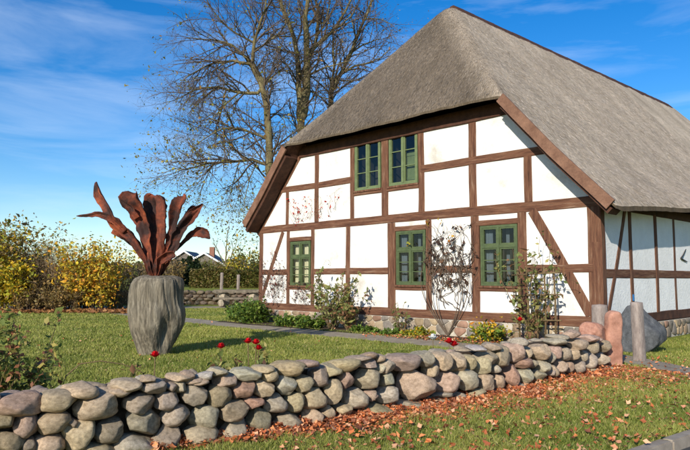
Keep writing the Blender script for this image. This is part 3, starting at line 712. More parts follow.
# earth core between the two faces
ncx = np.linspace(-4.0, 4.1, 60); V = []
for x in ncx:
    tg = tang(x); nrm = np.array([-tg[1], tg[0]]); p = np.array([x, wy(x)])
    for off, z in ((.10, -.1), (.13, .30), (.19, .52), (.5, .50), (.56, -.1)):
        q = p + nrm*off; V.append((q[0]-WO[0], q[1]-WO[1], z + (.02*noise.noise((x*3, off*9, 0)))))
Fs = [(i*5+j, i*5+5+j, i*5+5+(j+1) % 5, i*5+(j+1) % 5) for i in range(59) for j in range(5)] + [(0,1,2,3,4), tuple(59*5+j for j in (4,3,2,1,0))]
mesh('wall_core', V, Fs, M['earth'], wall, False)

# ------------------------------------------------------------------ boulders and pillars at the wall's end
def slab_outline(name, pts, yaw, loc, th, mat, bev=.05):
    """rounded slab from an outline in its own plane (x right, z up)"""
    bm = bmesh.new(); vs = [bm.verts.new((x, -th/2, z)) for x, z in pts]; f = bm.faces.new(vs)
    r = bmesh.ops.extrude_face_region(bm, geom=[f]); 
    for g in r['geom']:
        if isinstance(g, bmesh.types.BMVert): g.co.y += th
    bmesh.ops.recalc_face_normals(bm, faces=bm.faces)
    es = [e for e in bm.edges if len(e.link_faces) == 2 and e.calc_face_angle(0) > .9 and abs(e.verts[0].co.y - e.verts[1].co.y) < 1e-4]
    bmesh.ops.bevel(bm, geom=es, offset=bev, segments=4, affect='EDGES', profile=.5)
    me = bpy.data.meshes.new(name); bm.to_mesh(me); bm.free()
    me.polygons.foreach_set('use_smooth', np.ones(len(me.polygons), bool)); me.materials.append(mat)
    o = bpy.data.objects.new(name, me); col.objects.link(o); o.location = loc; o.rotation_euler = (0, 0, yaw); return o
def smooth_outline(p, n=4):
    p = np.asarray(p, float)
    for _ in range(2):
        q = np.roll(p, -1, 0); p = np.stack([.75*p+.25*q, .25*p+.75*q], 1).reshape(-1, 2)
    return p
def roughen(o, amp, fr):
    bm = bmesh.new(); bm.from_mesh(o.data); bmesh.ops.triangulate(bm, faces=bm.faces)
    for _ in range(2):
        es = [e for e in bm.edges if e.calc_length() > .045]
        bmesh.ops.subdivide_edges(bm, edges=es, cuts=1); bmesh.ops.triangulate(bm, faces=bm.faces)
    bm.normal_update()
    for v in bm.verts: v.co += v.normal*(amp*noise.noise(v.co*fr) + amp*.5*noise.noise(v.co*fr*2.7) + amp*.22*noise.noise(v.co*fr*8))
    bm.to_mesh(o.data); bm.free(); o.data.polygons.foreach_set('use_smooth', np.ones(len(o.data.polygons), bool))
# pink slab: outline in photo pixels -> metres at its distance
PY = 10.3; s_ = PY/F
pk = [(603,369),(611,369.5),(618.5,369),(619.5,355),(619,340),(619,330),(620.5,323),(620.5,316),(617.5,311.8),(612.5,310.8),(607.5,312.5),(605,317),(605,324),(603.5,332),(602.5,345),(602.5,358)]
pl_ = smooth_outline([((x-612)*s_, (368-y)*s_ - .02) for x, y in pk])
o = slab_outline('standing_stone', [tuple(q) for q in pl_], .12, (4.27, PY, 0), .2, M['pinkstone'], .05)
roughen(o, .018, 5.0)
tag(o, 'upright pink sandstone slab with rounded head at the wall end', 'stone')
pb = rock_mesh('pink_boulder', 77, 5, 5, .85, .8, .95); pb.materials.clear(); pb.materials.append(M['pinkstone'])
o = inst('pink_boulder', pb, None, tuple(at(593, 333, 10.25)), (.1, .28, .75), (.24, .2, .17)); tag(o, 'big smooth pink boulder resting on the wall end against the upright slab', 'boulder')
# dark boulder leaning by the long wall
bme = rock_mesh('boulder', 501, 5, 11, .75, .66, .9); bme.materials.clear(); bme.materials.append(M['slate'])
for v in bme.vertices:
    z = v.co.z; k_ = 1.0 - .42*max(0, z)**1.3; v.co.x = v.co.x*k_ - .10*max(0, z); v.co.y *= k_
BY = 12.4
o = inst('boulder', bme, None, (5.66, BY, .40), (0, 0, -.35), (.47, .30, .50))
tag(o, 'dark grey pointed boulder standing by the long wall behind the pillar', 'boulder')
def pillar(name, x, Y, h, wx, wy_, mat, tilt, seed):
    n = 14; V = []; Fs = []
    for i in range(n+1):
        z = h*i/n - .05*(i == 0)
        f = 1 + .07*noise.noise((z*3, seed, 0)) - (.05*(i == n))
        for a, b in ((-1,-.86),(-.86,-1),(0,-1.02),(.86,-1),(1,-.86),(1.02,0),(1,.86),(.86,1),(0,1.02),(-.86,1),(-1,.86),(-1.02,0)):
            k = .09*noise.noise((a*2+seed, b*2, z*4)); V.append((wx*a*(f+k) + tilt*z, wy_*b*(f+k), z))
    for i in range(n): Fs += [(i*12+j, i*12+(j+1) % 12, i*12+12+(j+1) % 12, i*12+12+j) for j in range(12)]
    V.append((tilt*h, 0, h+.015)); Fs += [(n*12+j, n*12+(j+1) % 12, len(V)-1) for j in range(12)]
    o = mesh(name, V, Fs, mat, None, True); o.location = (x, Y, 0); o.rotation_euler = (0, 0, .5); return o
o = pillar('stone_pillar', 5.06, 11.14, 1.00, .082, .078, M['greystone'], -.03, 3); tag(o, 'narrow pale grey stone pillar in front of the dark boulder', 'pillar')
o = pillar('wooden_post', 4.54, 11.5, .94, .10, .10, M['greystone'], 0, 8); tag(o, 'weathered grey wooden post behind the pink slab', 'post')

# ------------------------------------------------------------------ sculpture: wooden vat with rusty iron flames
VX, VY = -3.56, 12.1; s_ = VY/F
vat = empty('sculpture', (VX, VY, 0)); tag(vat, 'rusty iron flame sculpture rising from a weathered grey wooden trunk', 'sculpture')
prof0 = [(356,133,163),(350,131,166),(342,128,170.5),(335,125,174),(327,123,177.5),(318,122,179),(312,121.5,178.5),(306,122,176.5),(300,122,176),(292,122.5,176.5),(286,124,176.5),(282,126.5,175.5),(280,129.5,172.5),(278.8,134,168),(278.2,142,160)]
_py = np.array([p[0] for p in prof0]); _q = np.r_[np.linspace(356, 284, 30), 282, 280.6, 279.6, 278.8, 278.4]
prof = [(y, float(np.interp(-y, -_py, [p[1] for p in prof0])), float(np.interp(-y, -_py, [p[2] for p in prof0]))) for y in _q]
nk = 260; V = []
crk = [(random.uniform(0, 6.28), random.uniform(.02,.045), random.uniform(.02,.05), random.uniform(.1,.5)) for _ in range(15)]
for k, (y, xa, xb) in enumerate(prof):
    z = (356-y)*s_ - (.04 if k == 0 else 0); cx_ = ((xa+xb)/2 - 148.5)*s_; rr = (xb-xa)/2*s_
    for j in range(nk):
        th = 2*math.pi*j/nk; tw = th + .55*z
        g = .035*abs(math.sin(tw*3.5+.7*math.sin(z*2)+.5*math.sin(tw*2)))**.45 - sum(cd_*math.exp(-((((tw+.22*math.sin(z*2.4+ca)*cw-ca+math.pi) % 6.2832)-math.pi)/cb)**2) for ca, cb, cd_, cw in crk) + .02*math.sin(tw*13+z) + .03*noise.noise((math.cos(tw)*3, math.sin(tw)*3, z*.7))
        hol = .16*math.exp(-((((th+.85+math.pi) % (2*math.pi))-math.pi)/.33)**2)*math.exp(-((z-.42-.0*th)/.33)**2)     # rotten hollow low on the right
        r_ = rr*(1 - .05 + g*.9 - hol*2.2)
        V.append((cx_ + r_*math.cos(th), r_*math.sin(th)*.95, z + (.03*noise.noise((math.cos(th)*2, math.sin(th)*2, 5)) if k > 26 else 0)))
Fs = [(k*nk+j, k*nk+(j+1) % nk, (k+1)*nk+(j+1) % nk, (k+1)*nk+j) for k in range(len(prof)-1) for j in range(nk)]
ztop = (356-278.2)*s_; V.append((0,0,ztop-.01)); Fs += [((len(prof)-1)*nk+j, (len(prof)-1)*nk+(j+1) % nk, len(V)-1) for j in range(nk)]
vo_ = mesh('trunk', V, Fs, M['greywood'], vat, True)
def flame(name, ctr, wid, curl, dep, twist=0.0, seed=0, th=.022):
    """bent iron sheet along a centre line in pixel zoom coordinates; dep = depth in metres at each point"""
    P = np.array([((70 + x/4.09 - 148.5)*s_, d, (356 - (175 + y/4.09))*s_) for (x, y), d in zip(ctr, dep)])
    Wd = np.array(wid)/4.09*s_/2
    d = np.r_[0, np.cumsum(np.linalg.norm(np.diff(P, axis=0), axis=1))]; n = 34; t = np.linspace(0, d[-1], n)
    C = np.stack([np.interp(t, d, P[:, i]) for i in range(3)], 1)
    for _ in range(3): C[1:-1] = (C[:-2]+2*C[1:-1]+C[2:])/4
    wd = np.interp(t, d, Wd)*.92; tt = t/d[-1]; wd *= np.where(tt > .93, np.sqrt(np.clip(1-((tt-.93)/.08)**2, .2, 1)), 1); cu = np.clip(1.3*np.interp(t, d, np.linspace(curl[0], curl[1], len(P))), -1.4, 1.4)
    T = np.gradient(C, axis=0); T /= np.linalg.norm(T, axis=1, keepdims=True)
    S = np.cross(T, np.array([0, 1.0, 0])); S /= np.linalg.norm(S, axis=1, keepdims=True)
    tw = np.linspace(0, twist, n)[:, None]; B = np.cross(S, T); S, B = S*np.cos(tw)+B*np.sin(tw), B*np.cos(tw)-S*np.sin(tw)
    m = 13; V = []
    for i in range(n):
        for side in (0, 1):
            for j in range(m):
                a = (j/(m-1)*2-1); ph = a*cu[i]
                if abs(cu[i]) > .05: xx = math.sin(ph)/math.sin(cu[i]); yy = (math.cos(ph)-1)/math.sin(cu[i])
                else: xx = a; yy = 0
                e = 1 + .14*noise.noise((a*1.5+seed, t[i]*3, seed)) + (.30*noise.noise((t[i]*7, seed, a > 0)) + .16*noise.noise((t[i]*19, seed, a > 0)))*max(0, abs(a)-.45)/.55
                p = C[i] + S[i]*wd[i]*xx*e + B[i]*(wd[i]*yy + side*th + (.09*noise.noise((a*1.3+seed, t[i]*2.6, 3)) + .04*noise.noise((a*3+seed, t[i]*6, 8)))*min(1, wd[i]*8))
                V.append(p)
    Fs = []
    R = 2*m
    for i in range(n-1):
        for j in range(m-1):
            a = i*R+j; Fs.append((a, a+1, a+R+1, a+R)); b = i*R+m+j; Fs.append((b+R, b+R+1, b+1, b))
        Fs += [(i*R, i*R+R, i*R+R+m, i*R+m), (i*R+m-1, i*R+2*m-1, i*R+R+2*m-1, i*R+R+m-1)]
    for i in (0, n-1):
        for j in range(m-1): Fs.append((i*R+j, i*R+m+j, i*R+m+j+1, i*R+j+1) if i == 0 else (i*R+j, i*R+j+1, i*R+m+j+1, i*R+m+j))
    o = mesh(name, V, Fs, M['rust'], vat, True)
    return o
flame('iron_sheet', [(312,428),(270,340),(222,262),(165,208),(128,150),(95,98),(72,42)], [16,28,40,50,46,44,16], (.5,1.2), [0,-.1,-.18,-.2,-.2,-.16,-.1], .7, 1)
flame('iron_sheet', [(205,245),(165,202),(105,177),(60,184),(20,187)], [30,34,26,16,5], (.4,.3), [-.2,-.24,-.28,-.32,-.36], .2, 2)
flame('iron_sheet', [(302,425),(266,350),(214,285),(168,255),(128,243)], [14,22,44,58,36], (1.2,.9), [.08,.12,.14,.12,.08], -.8, 3)
flame('iron_sheet', [(314,428),(290,340),(274,262),(258,195),(236,140),(216,104),(222,84)], [16,30,50,66,90,96,70], (.7,1.1), [-.02,-.02,.02,.04,.0,-.08,-.02], .35, 4)
flame('iron_sheet', [(240,190),(212,150),(176,116)], [30,30,6], (.7,.4), [-.04,-.1,-.14], 0, 14)
flame('iron_sheet', [(322,428),(312,340),(304,262),(296,180),(290,120),(300,92)], [18,40,84,104,96,84], (-.9,-1.1), [.02,.10,.16,.16,.12,.06], -.2, 5)
flame('iron_sheet', [(325,428),(332,340),(336,262),(334,180),(326,128),(312,98)], [16,34,46,50,48,38], (-.8,-1.1), [-.02,-.06,-.1,-.12,-.1,-.08], .9, 6)
flame('iron_sheet', [(330,428),(354,350),(376,270),(394,200),(408,140),(426,112),(424,96)], [14,24,32,38,56,70,64], (.6,1.3), [0,0,.0,-.02,-.06,-.08,-.02], .5, 7)
flame('iron_sheet', [(338,420),(384,335),(412,258),(440,208),(478,168),(514,133)], [16,34,44,46,46,12], (1.0,.9), [.02,-.06,-.1,-.12,-.14,-.16], -.4, 8)
flame('iron_sheet', [(415,240),(438,195),(458,160),(474,138)], [20,36,44,30], (.8,.8), [.04,.06,.07,.07], .3, 9)
flame('iron_sheet', [(395,320),(430,282),(462,254),(492,244),(520,256),(538,272)], [12,18,30,50,44,16], (.8,.9), [.06,.04,.02,0,0,0], .3, 10)
flame('iron_sheet', [(322,430),(350,372),(380,352),(410,342)], [22,34,38,28], (1.2,1.0), [-.1,-.18,-.22,-.22], .5, 11)
for k, (x1, y1, d) in enumerate(((285,350,-.18),(300,330,-.24),(335,345,-.22),(362,350,-.16))):
    flame('iron_sheet', [(305+k*10,432),((305+k*10+x1)/2,390),(x1,y1)], [12,16,6], (.8,.5), [-.12,d,d], .3, 20+k)

# ------------------------------------------------------------------ foliage tools
def leaves(P, size, cols, seed=0, updown=.35, normals=None, aspect=1.6, jitter=.25, fold=True):
    """leaf blades (two triangles folded along the midrib) at points P -> verts, faces, face colours"""
    r = np.random.default_rng(seed); n = len(P); P = np.asarray(P, float)
    Nn = r.normal(0, 1, (n, 3)); Nn[:, 2] += updown*2; Nn /= np.linalg.norm(Nn, axis=1, keepdims=True)
    A = np.cross(Nn, r.normal(0, 1, (n, 3))); A /= np.linalg.norm(A, axis=1, keepdims=True); B = np.cross(Nn, A)
    s = (size*np.exp(r.normal(-.03, .30, n)).clip(.45, 2.0))[:, None]
    cu = r.uniform(-.25, .35, (n, 1))*s
    V = np.stack([P - A*s*.5*aspect + Nn*cu, P - A*s*.1 + B*s*.42 + Nn*s*.12, P + A*s*.5*aspect + Nn*cu, P - A*s*.1 - B*s*.42 + Nn*s*.12], 1).reshape(-1, 3)
    Q = np.arange(4*n).reshape(-1, 4); T = np.concatenate([Q[:, [0,1,2]], Q[:, [0,2,3]]])
    ci = r.integers(0, len(cols), n); C = np.array(cols)[ci]*r.uniform(1-jitter, 1+jitter, (n, 1))
    return V, T, np.concatenate([C, C])
def wander(p, d, L, n, bend, grav, r):
    P = [np.array(p, float)]; d = np.array(d, float); d /= np.linalg.norm(d)
    for i in range(n):
        d = d + r.normal(0, bend, 3); d[2] += grav; d /= np.linalg.norm(d); P.append(P[-1] + d*L/n)
    return np.array(P), d
def fork(tb, tips, P, R, level, r, cfg):
    """children along a limb"""
    n = len(P); seg = np.linalg.norm(np.diff(P, axis=0), axis=1); L = seg.sum(); cum = np.r_[0, np.cumsum(seg)]
    cnt = max(1, int(L*cfg['dens'][level] + r.uniform(0, 1)))
    for k in range(cnt):
        t = cfg.get('start', .2) + (1-cfg.get('start', .2))*(k + r.uniform(0, 1))/cnt
        q = np.array([np.interp(t*L, cum, P[:, i]) for i in range(3)]); rad = np.interp(t*L, cum, R)
        i = min(n-2, np.searchsorted(cum, t*L)); T = P[i+1 if i+1 < n else i] - P[i]; T /= np.linalg.norm(T)+1e-9
        X = r.normal(0, 1, 3); X -= T*(X@T); X /= np.linalg.norm(X)
        sp = r.uniform(*cfg['spread']); d = T*math.cos(sp) + X*math.sin(sp); d[2] += cfg['lift'][level]
        l = min(cfg['len'][level]*r.uniform(.5, 1.25)*(1.1-.5*t), L*.9)
        ns = 5 if level == 0 else 4
        Q, _ = wander(q, d, l, ns, .16, cfg['grav'][level], r)
        r0 = min(rad*.65, cfg['rad'][level]); Rr = np.linspace(r0, r0*.35, ns+1)
        tb.tube(Q, Rr, 4 if level == 0 else 3)
        if level+1 < len(cfg['dens']): fork(tb, tips, Q, Rr, level+1, r, cfg)
        else: tips.append(Q[2:])
def tree(name, label, base, limbs, cfg, seed, leafcol, nleaf, lsize, leafpick=None, group=None):
    r = np.random.default_rng(seed); root = empty(name, tuple(base)); tag(root, label, 'tree', group)
    trunk, twig, tips = TB(), TB(), []
    for P, R0, R1 in limbs:
        P = np.array(P, float) - base; d = np.r_[0, np.cumsum(np.linalg.norm(np.diff(P, axis=0), axis=1))]
        n = max(6, int(d[-1]/.5)); t = np.linspace(0, d[-1], n); C = np.stack([np.interp(t, d, P[:, i]) for i in range(3)], 1)
        for _ in range(2): C[1:-1] = (C[:-2]+2*C[1:-1]+C[2:])/4
        C[1:-1] += r.normal(0, .035, (n-2, 3)); Rr = np.linspace(R0, R1, n)*(1 + r.normal(0, .05, n))
        trunk.tube(C, Rr, 9 if R0 > .12 else 5)
        lo = cfg.get('bare', 0); keep = C[:, 2] > lo
        if keep.sum() > 3: fork(twig, tips, C[keep], Rr[keep], 0, r, cfg)
    trunk.build('trunk', M['bark'], root); 
    if twig.n: twig.build('twigs', M['twig'], root)
    T = np.concatenate(tips)
    if leafpick is not None: T = T[leafpick(T + base)]
    if nleaf and len(T):
        P = T[r.integers(0, len(T), nleaf)] + r.normal(0, .06, (nleaf, 3))
        V, Fc, C = leaves(P, lsize, leafcol, seed)
        mesh('crown', V, Fc, M['leaf'], root, False, C)
    return root

# ------------------------------------------------------------------ the two big trees behind the house
TY = 36.0
def PX(pts, Y, sd=0, amp=1.6):
    r = random.Random(sd); a = r.uniform(-amp, amp); n = len(pts)
    return [at(x, y, Y + a*(i/max(1, n-1))**1.0 ) for i, (x, y) in enumerate(pts)]
cfg = dict(dens=[2.9, 3.3, 4.2], len=[3.3, 1.6, .85], rad=[.06, .028, .014], spread=(.45, 1.05), lift=[.12, .02, .0], grav=[.0, -.03, -.04], start=.12, bare=4.0)
baseA = at(268, 318, TY); baseA[2] = 0
A = [
 ([(268,320),(268,250),(269,200),(270,177),(269,150),(268,120),(266,98),(258.5,76),(252.5,64)], .30, .17),
 ([(252.5,64),(243,60),(233,63),(222,61),(211,63.5),(198,68),(189,74),(180,83)], .10, .02),
 ([(253,66),(247,57),(238,52.5),(233,46),(228,41),(220,40),(211,40),(198,39),(186,38)], .10, .015),
 ([(252.5,64),(253,52),(253.7,41.5),(257,29),(262,20),(267,6),(268,-14)], .12, .03),
 ([(254,43),(243,36),(228,30.5),(221,22),(216,14),(209,4),(203,-8)], .07, .015),
 ([(262,88),(258,98),(250,95),(240,91.7),(231,90),(223,89),(210,87),(199,86),(191,91),(184,96),(173,101),(164,103)], .12, .015),
 ([(240,92),(232,98),(224,105),(218,113),(210,120),(203,130)], .06, .01),
 ([(270,165),(258,160),(240,160),(226,161),(213,163),(198,166),(183,168),(170,170),(157,174)], .11, .012),
 ([(269,140),(262,138),(252,131),(240,127),(228,126),(214,131),(200,140),(190,152)], .09, .012),
 ([(240,160),(236,172),(231,184),(229,196),(228,208)], .04, .006),
 ([(213,163),(206,175),(200,188),(197,202),(196,212)], .035, .006),
 ([(258,160),(252,172),(247,188),(244,205),(243,220)], .04, .006),
 ([(262,88),(270,78),(279,70),(288,66),(296,62)], .07, .02),
 ([(254,50),(264,42),(275,38),(284,28),(288,14),(290,-6)], .07, .02),
 ([(268,115),(276,108),(282,112),(286,124),(287,140)], .05, .01),
 ([(228,126),(218,118),(208,117),(196,121),(184,127)], .05, .01),
 ([(269,190),(262,196),(256,208),(254,222)], .03, .006),
]
limbs = [(PX(p, TY, 10+i, 0 if i == 0 else 2.2), a, b) for i, (p, a, b) in enumerate(A)]
YG = [lin(150,142,46), lin(132,134,48), lin(168,150,52), lin(120,116,42), lin(150,112,50)]
BRN = [lin(128,96,58), lin(146,110,64), lin(118,92,62), lin(150,128,64)]
tree('bare_tree', 'bare autumn tree with long low limbs beside the gable roof edge', baseA, limbs, cfg, 11, YG, 4200, .085, lambda T: (T[:, 2] < 10.0 + 1.2*np.sin(T[:, 0]*1.7)) | (np.sin(T[:, 0]*37+T[:, 2]*71) > .62))
baseB = at(303, 318, TY+3); baseB[2] = 0
B = [
 ([(303,316),(302,220),(302,160),(301,117),(300,100),(298.7,80),(297,53),(292,29),(284,13),(276,-6)], .40, .10),
 ([(302,118),(305,100),(306.7,80),(308,53),(305.5,27),(306.7,0),(308,-20)], .32, .08),
 ([(308,60),(312,51),(317,36),(318,18),(317,-4)], .15, .05),
 ([(310,52),(324,39),(331,33),(337,27),(344,14),(351,0),(356,-14)], .14, .04),
 ([(299,84),(290,64),(280,59),(270,62),(262,70)], .07, .015),
 ([(307,76),(318,68),(330,64),(342,65),(352,60)], .08, .015),
 ([(297,53),(286,50),(274,48),(264,52)], .07, .015),
 ([(337,27),(344,26),(352,16),(360,2)], .06, .015),
 ([(305.5,27),(299,14),(297,-4)], .06, .02),
 ([(309,90),(318,96),(328,98),(337,104)], .06, .01),
 ([(317,36),(326,24),(330,8),(333,-8)], .07, .02),
]
cfgB = dict(cfg); cfgB['bare'] = 8; cfgB['dens'] = [2.0, 2.4, 3.2]
limbs = [(PX(p, TY+3, 50+i, 0 if i == 0 else 2.2), a, b) for i, (p, a, b) in enumerate(B)]
tree('bare_tree', 'bare multi-stemmed tree rising behind the thatched roof slope', baseB, limbs, cfgB, 12, BRN, 1500, .07)
baseC = at(328, 318, TY+5); baseC[2] = 0
Cc = [
 ([(328,314),(328,200),(329,130),(332,91),(338,78),(345,66),(352,52),(356,40),(360,29),(364,19),(370,8),(375,-6)], .32, .07),
 ([(329,125),(331,99),(333,75),(334,53),(332,36),(334,20)], .14, .03),
 ([(340,75),(352,66),(364,63),(376,62),(386,55),(394,46)], .09, .015),
 ([(352,52),(362,45),(374,40),(386,38),(396,34)], .07, .012),
 ([(364,19),(374,16),(384,18),(392,24),(400,32)], .06, .01),
 ([(357,40),(352,28),(350,14),(352,2)], .07, .02),
 ([(338,80),(350,82),(362,80),(372,74)], .06, .012),
]
limbs = [(PX(p, TY+5, 90+i, 0 if i == 0 else 2.2), a, b) for i, (p, a, b) in enumerate(Cc)]
tree('bare_tree', 'slimmer bare tree leaning right behind the steep thatched hip', baseC, limbs, cfgB, 13, BRN, 1300, .07)

# ------------------------------------------------------------------ shrubs
def shrub(name, label, base, rx, ry, h, nstem, cols, nleaf, lsize, seed, cat='shrub', group=None, stemr=.018, fill=1.0, stemmat='twig', lean=.35, clump=.16):
    r = np.random.default_rng(seed); root = empty(name, tuple(base)); tag(root, label, cat, group); tb = TB(); tips = []
    for i in range(nstem):
        a = r.uniform(0, 6.28); rr = math.sqrt(r.uniform(0, 1))
        p = np.array([rx*.45*rr*math.cos(a), ry*.45*rr*math.sin(a), -.02])
        tgt = np.array([rx*rr*math.cos(a), ry*rr*math.sin(a), 0]); hh = h*r.uniform(.55, 1.0)*(1-.25*rr)
        d = np.array([(tgt[0]-p[0])/hh, (tgt[1]-p[1])/hh, 1.0])
        P, _ = wander(p, d, hh*1.08, 7, .10, .01, r); R = np.linspace(stemr, stemr*.3, 8); tb.tube(P, R, 4); tips.append(P[3:])
        for k in range(5):
            q = P[r.integers(2, 8)]; dd = np.array([math.cos(a)+r.normal(0,.8), math.sin(a)+r.normal(0,.8), r.uniform(-.1,.9)])
            Q, _ = wander(q, dd, h*r.uniform(.12,.28), 4, .2, -.02, r); tb.tube(Q, np.linspace(stemr*.45, stemr*.15, 5), 3); tips.append(Q[1:])
    tb.build('stems', M[stemmat], root)
    if nleaf:
        T = np.concatenate(tips); P = T[r.integers(0, len(T), nleaf)] + r.normal(0, clump*h*.3, (nleaf, 3)); P[:, 2] = np.abs(P[:, 2])+.02
        V, Fc, C = leaves(P, lsize, cols, seed); mesh('foliage', V, Fc, M['leaf'], root, False, C)
    return root
YEL = [lin(206,176,46), lin(182,170,56), lin(156,158,54), lin(216,172,56), lin(138,140,54)]
ORA = [lin(220,172,52), lin(206,142,50), lin(182,162,56), lin(212,186,64), lin(172,146,58), lin(150,150,58)]
OLV = [lin(126,112,66), lin(142,120,72), lin(118,98,62), lin(156,126,74)]
GRY = [lin(140,118,88), lin(152,128,92), lin(126,108,80)]
GRY2 = [lin(150,124,88), lin(136,112,80), lin(168,140,84)]
Zh = 28.0
def hx(x, Y=Zh): return (x-CX)/F*Y
specs = [
 (-14, 27.6, 1.1, 1.2, 4.2, 26, YEL+OLV, 3600, .10, 'yellow leafed shrub at the hedge end by the rosehip bush'),
 (8, 28.2, 1.0, 1.1, 4.3, 30, YEL+OLV, 4000, .10, 'tall yellow-green leafed shrub in the boundary hedge'),
 (16, 27.4, .75, .8, 2.5, 24, YEL, 3000, .10, 'low yellow-green leafed shrub before the tall yellow one'),
 (40, 29.0, .9, 1.0, 3.6, 150, GRY2, 900, .07, 'nearly leafless brown shrub between two yellow shrubs'),
 (57, 28.4, .95, 1.0, 3.4, 150, GRY2, 900, .07, 'thin twiggy brown shrub with few leaves next to the orange shrub'),
 (88, 28.0, .9, 1.0, 3.35, 40, ORA, 3800, .095, 'orange and yellow leafed shrub left of the sculpture'),
 (99, 27.5, .6, .7, 2.4, 26, ORA, 1900, .095, 'small yellow-orange shrub beside the sculpture trunk'),
 (117, 29.2, .8, .9, 2.6, 62, GRY2, 500, .07, 'bare grey twig shrub right behind the sculpture trunk'),
 (138, 29.6, .9, .9, 2.2, 70, GRY, 700, .07, 'low bare shrub hidden behind the sculpture trunk'),
 (34, 27.0, .9, .6, 1.3, 40, OLV, 1500, .07, 'knee-high brown undergrowth at the hedge foot'),
 (66, 27.0, .9, .6, 1.2, 40, OLV, 1500, .07, 'knee-high dry undergrowth before the orange shrub'),
]
for i, (x, Y, rx, ry, h, ns, cols, nl, ls, lab) in enumerate(specs):
    shrub('hedge_shrub', lab, (hx(x, Y), Y, 0), rx, ry, h, ns, cols, nl, ls, 200+i, 'shrub', 'autumn shrubs of the boundary hedge', .016, 1, 'dry_twig' if ns > 60 else 'twig')

# ------------------------------------------------------------------ garden behind: far wall, terrace, hedge, posts, table, conifers, houses
ter = mesh('terrace_lawn', [(-200,34.6,.68),(60,34.6,.68),(220,60,.75),(220,230,1.5),(-200,230,1.5),(-200,34.6,-.2),(60,34.6,-.2)], [[0,1,2,3,4],[5,6,1,0]], M['lawn'])
tag(ter, 'yellowed higher lawn behind the far stone wall', 'lawn', kind='structure')
fw = empty('far_stone_wall', (-6, 34.3, 0)); tag(fw, 'distant low field stone wall below the clipped hedge', 'stone wall')
x = -15.5
while x < 1.0:
    for row in range(4):
        sx_ = random.uniform(.13,.24); o = inst('stone', ROCK[random.randrange(14, 30)], fw, (x + 6 + (row % 2)*.2 + random.uniform(-.06,.06), random.uniform(-.06,.06), .1+row*.185), (random.uniform(-.2,.2), random.uniform(-.2,.2), random.uniform(0,6)), (sx_, .2, random.uniform(.10,.13)))
        o.color = (*[c*.42 for c in SCOL[random.choice('tgbpdub')]], 1)  # stone colours darkened to paint in the shade lying on this wall
    x += .4
c_ = MB(); c_.box((-9.7,-.05,-.1),(7.1,.3,.66)); c_.build('wall_core', M['earth'], fw)
def hedge(name, label, x0, x1, y0, y1, z0, z1, cols, n, ls, seed):
    r = np.random.default_rng(seed); root = empty(name, ((x0+x1)/2, (y0+y1)/2, z0)); tag(root, label, 'hedge')
    cx_, cy_ = (x0+x1)/2, (y0+y1)/2
    P = r.uniform((x0-cx_, y0-cy_, 0), (x1-cx_, y1-cy_, z1-z0), (n, 3)); f = r.integers(0, 5, n)
    P[f <= 1, 1] = (y0-cy_); P[f == 2, 2] = z1-z0; P[f == 3, 0] = x0-cx_; P[f == 4, 0] = x1-cx_
    P += r.normal(0, .05, (n, 3)); V, Fc, C = leaves(P, ls, cols, seed); mesh('foliage', V, Fc, M['leaf'], root, False, C)
    b = MB(); k = .08; b.box((x0-cx_+k, y0-cy_+k, -.02), (x1-cx_-k, y1-cy_-k, z1-z0-k)); b.build('core', M['hedgecore'], root)
HG = [lin(92,98,44), lin(110,110,50), lin(84,84,40), lin(120,104,58)]
HB = [lin(110,98,56), lin(96,92,48), lin(128,108,64)]
hedge('clipped_hedge', 'long low clipped hedge on the higher lawn', hx(193,45), hx(232,45), 44.6, 45.6, .70, 1.92, HG+HB, 7000, .12, 301)
hedge('clipped_hedge', 'greener clipped hedge section ending behind the house corner', hx(233,45), hx(275,45), 44.5, 45.5, .70, 1.86, HG, 7000, .12, 302)
for x, y0, y1, lab in ((222, 269.5, 287, 'pale wooden post standing taller before the clipped hedge'), (238.5, 271.5, 288, 'pale wooden post nearest the house before the clipped hedge')):
    o = pillar('garden_post', hx(x,37), 37.0, (287.5-y0)/F*37 + .02, .075, .075, M['greystone'], .02, x); o.location.z = .66; tag(o, lab, 'post')
# rustic table and bench of planks on round stone supports, at the far wall
tb_ = empty('plank_table', (hx(239,32.2), 32.2, 0)); tag(tb_, 'dark plank table with lower bench plank before the far stone wall', 'table')
for k in range(3):
    m_ = MB(); m_.box((-1.15,-.38+k*.26,.70),(1.15,-.14+k*.26,.84)); m_.build('plank', M['tablewood'], tb_)
m_ = MB(); m_.box((-1.1,-.82,.38),(1.15,-.54,.47)); m_.build('bench_plank', M['tablewood'], tb_)
for xx in (-.72, .75):
    o = inst('support_stone', ROCK[3], tb_, (xx, 0, .36), (0, 0, 1), (.24, .24, .38)); o.color = (*SCOL['g'], 1)
    o = inst('support_stone', ROCK[5], tb_, (xx, -.68, .20), (0, 0, 2), (.2, .14, .215)); o.color = (*SCOL['g'], 1)
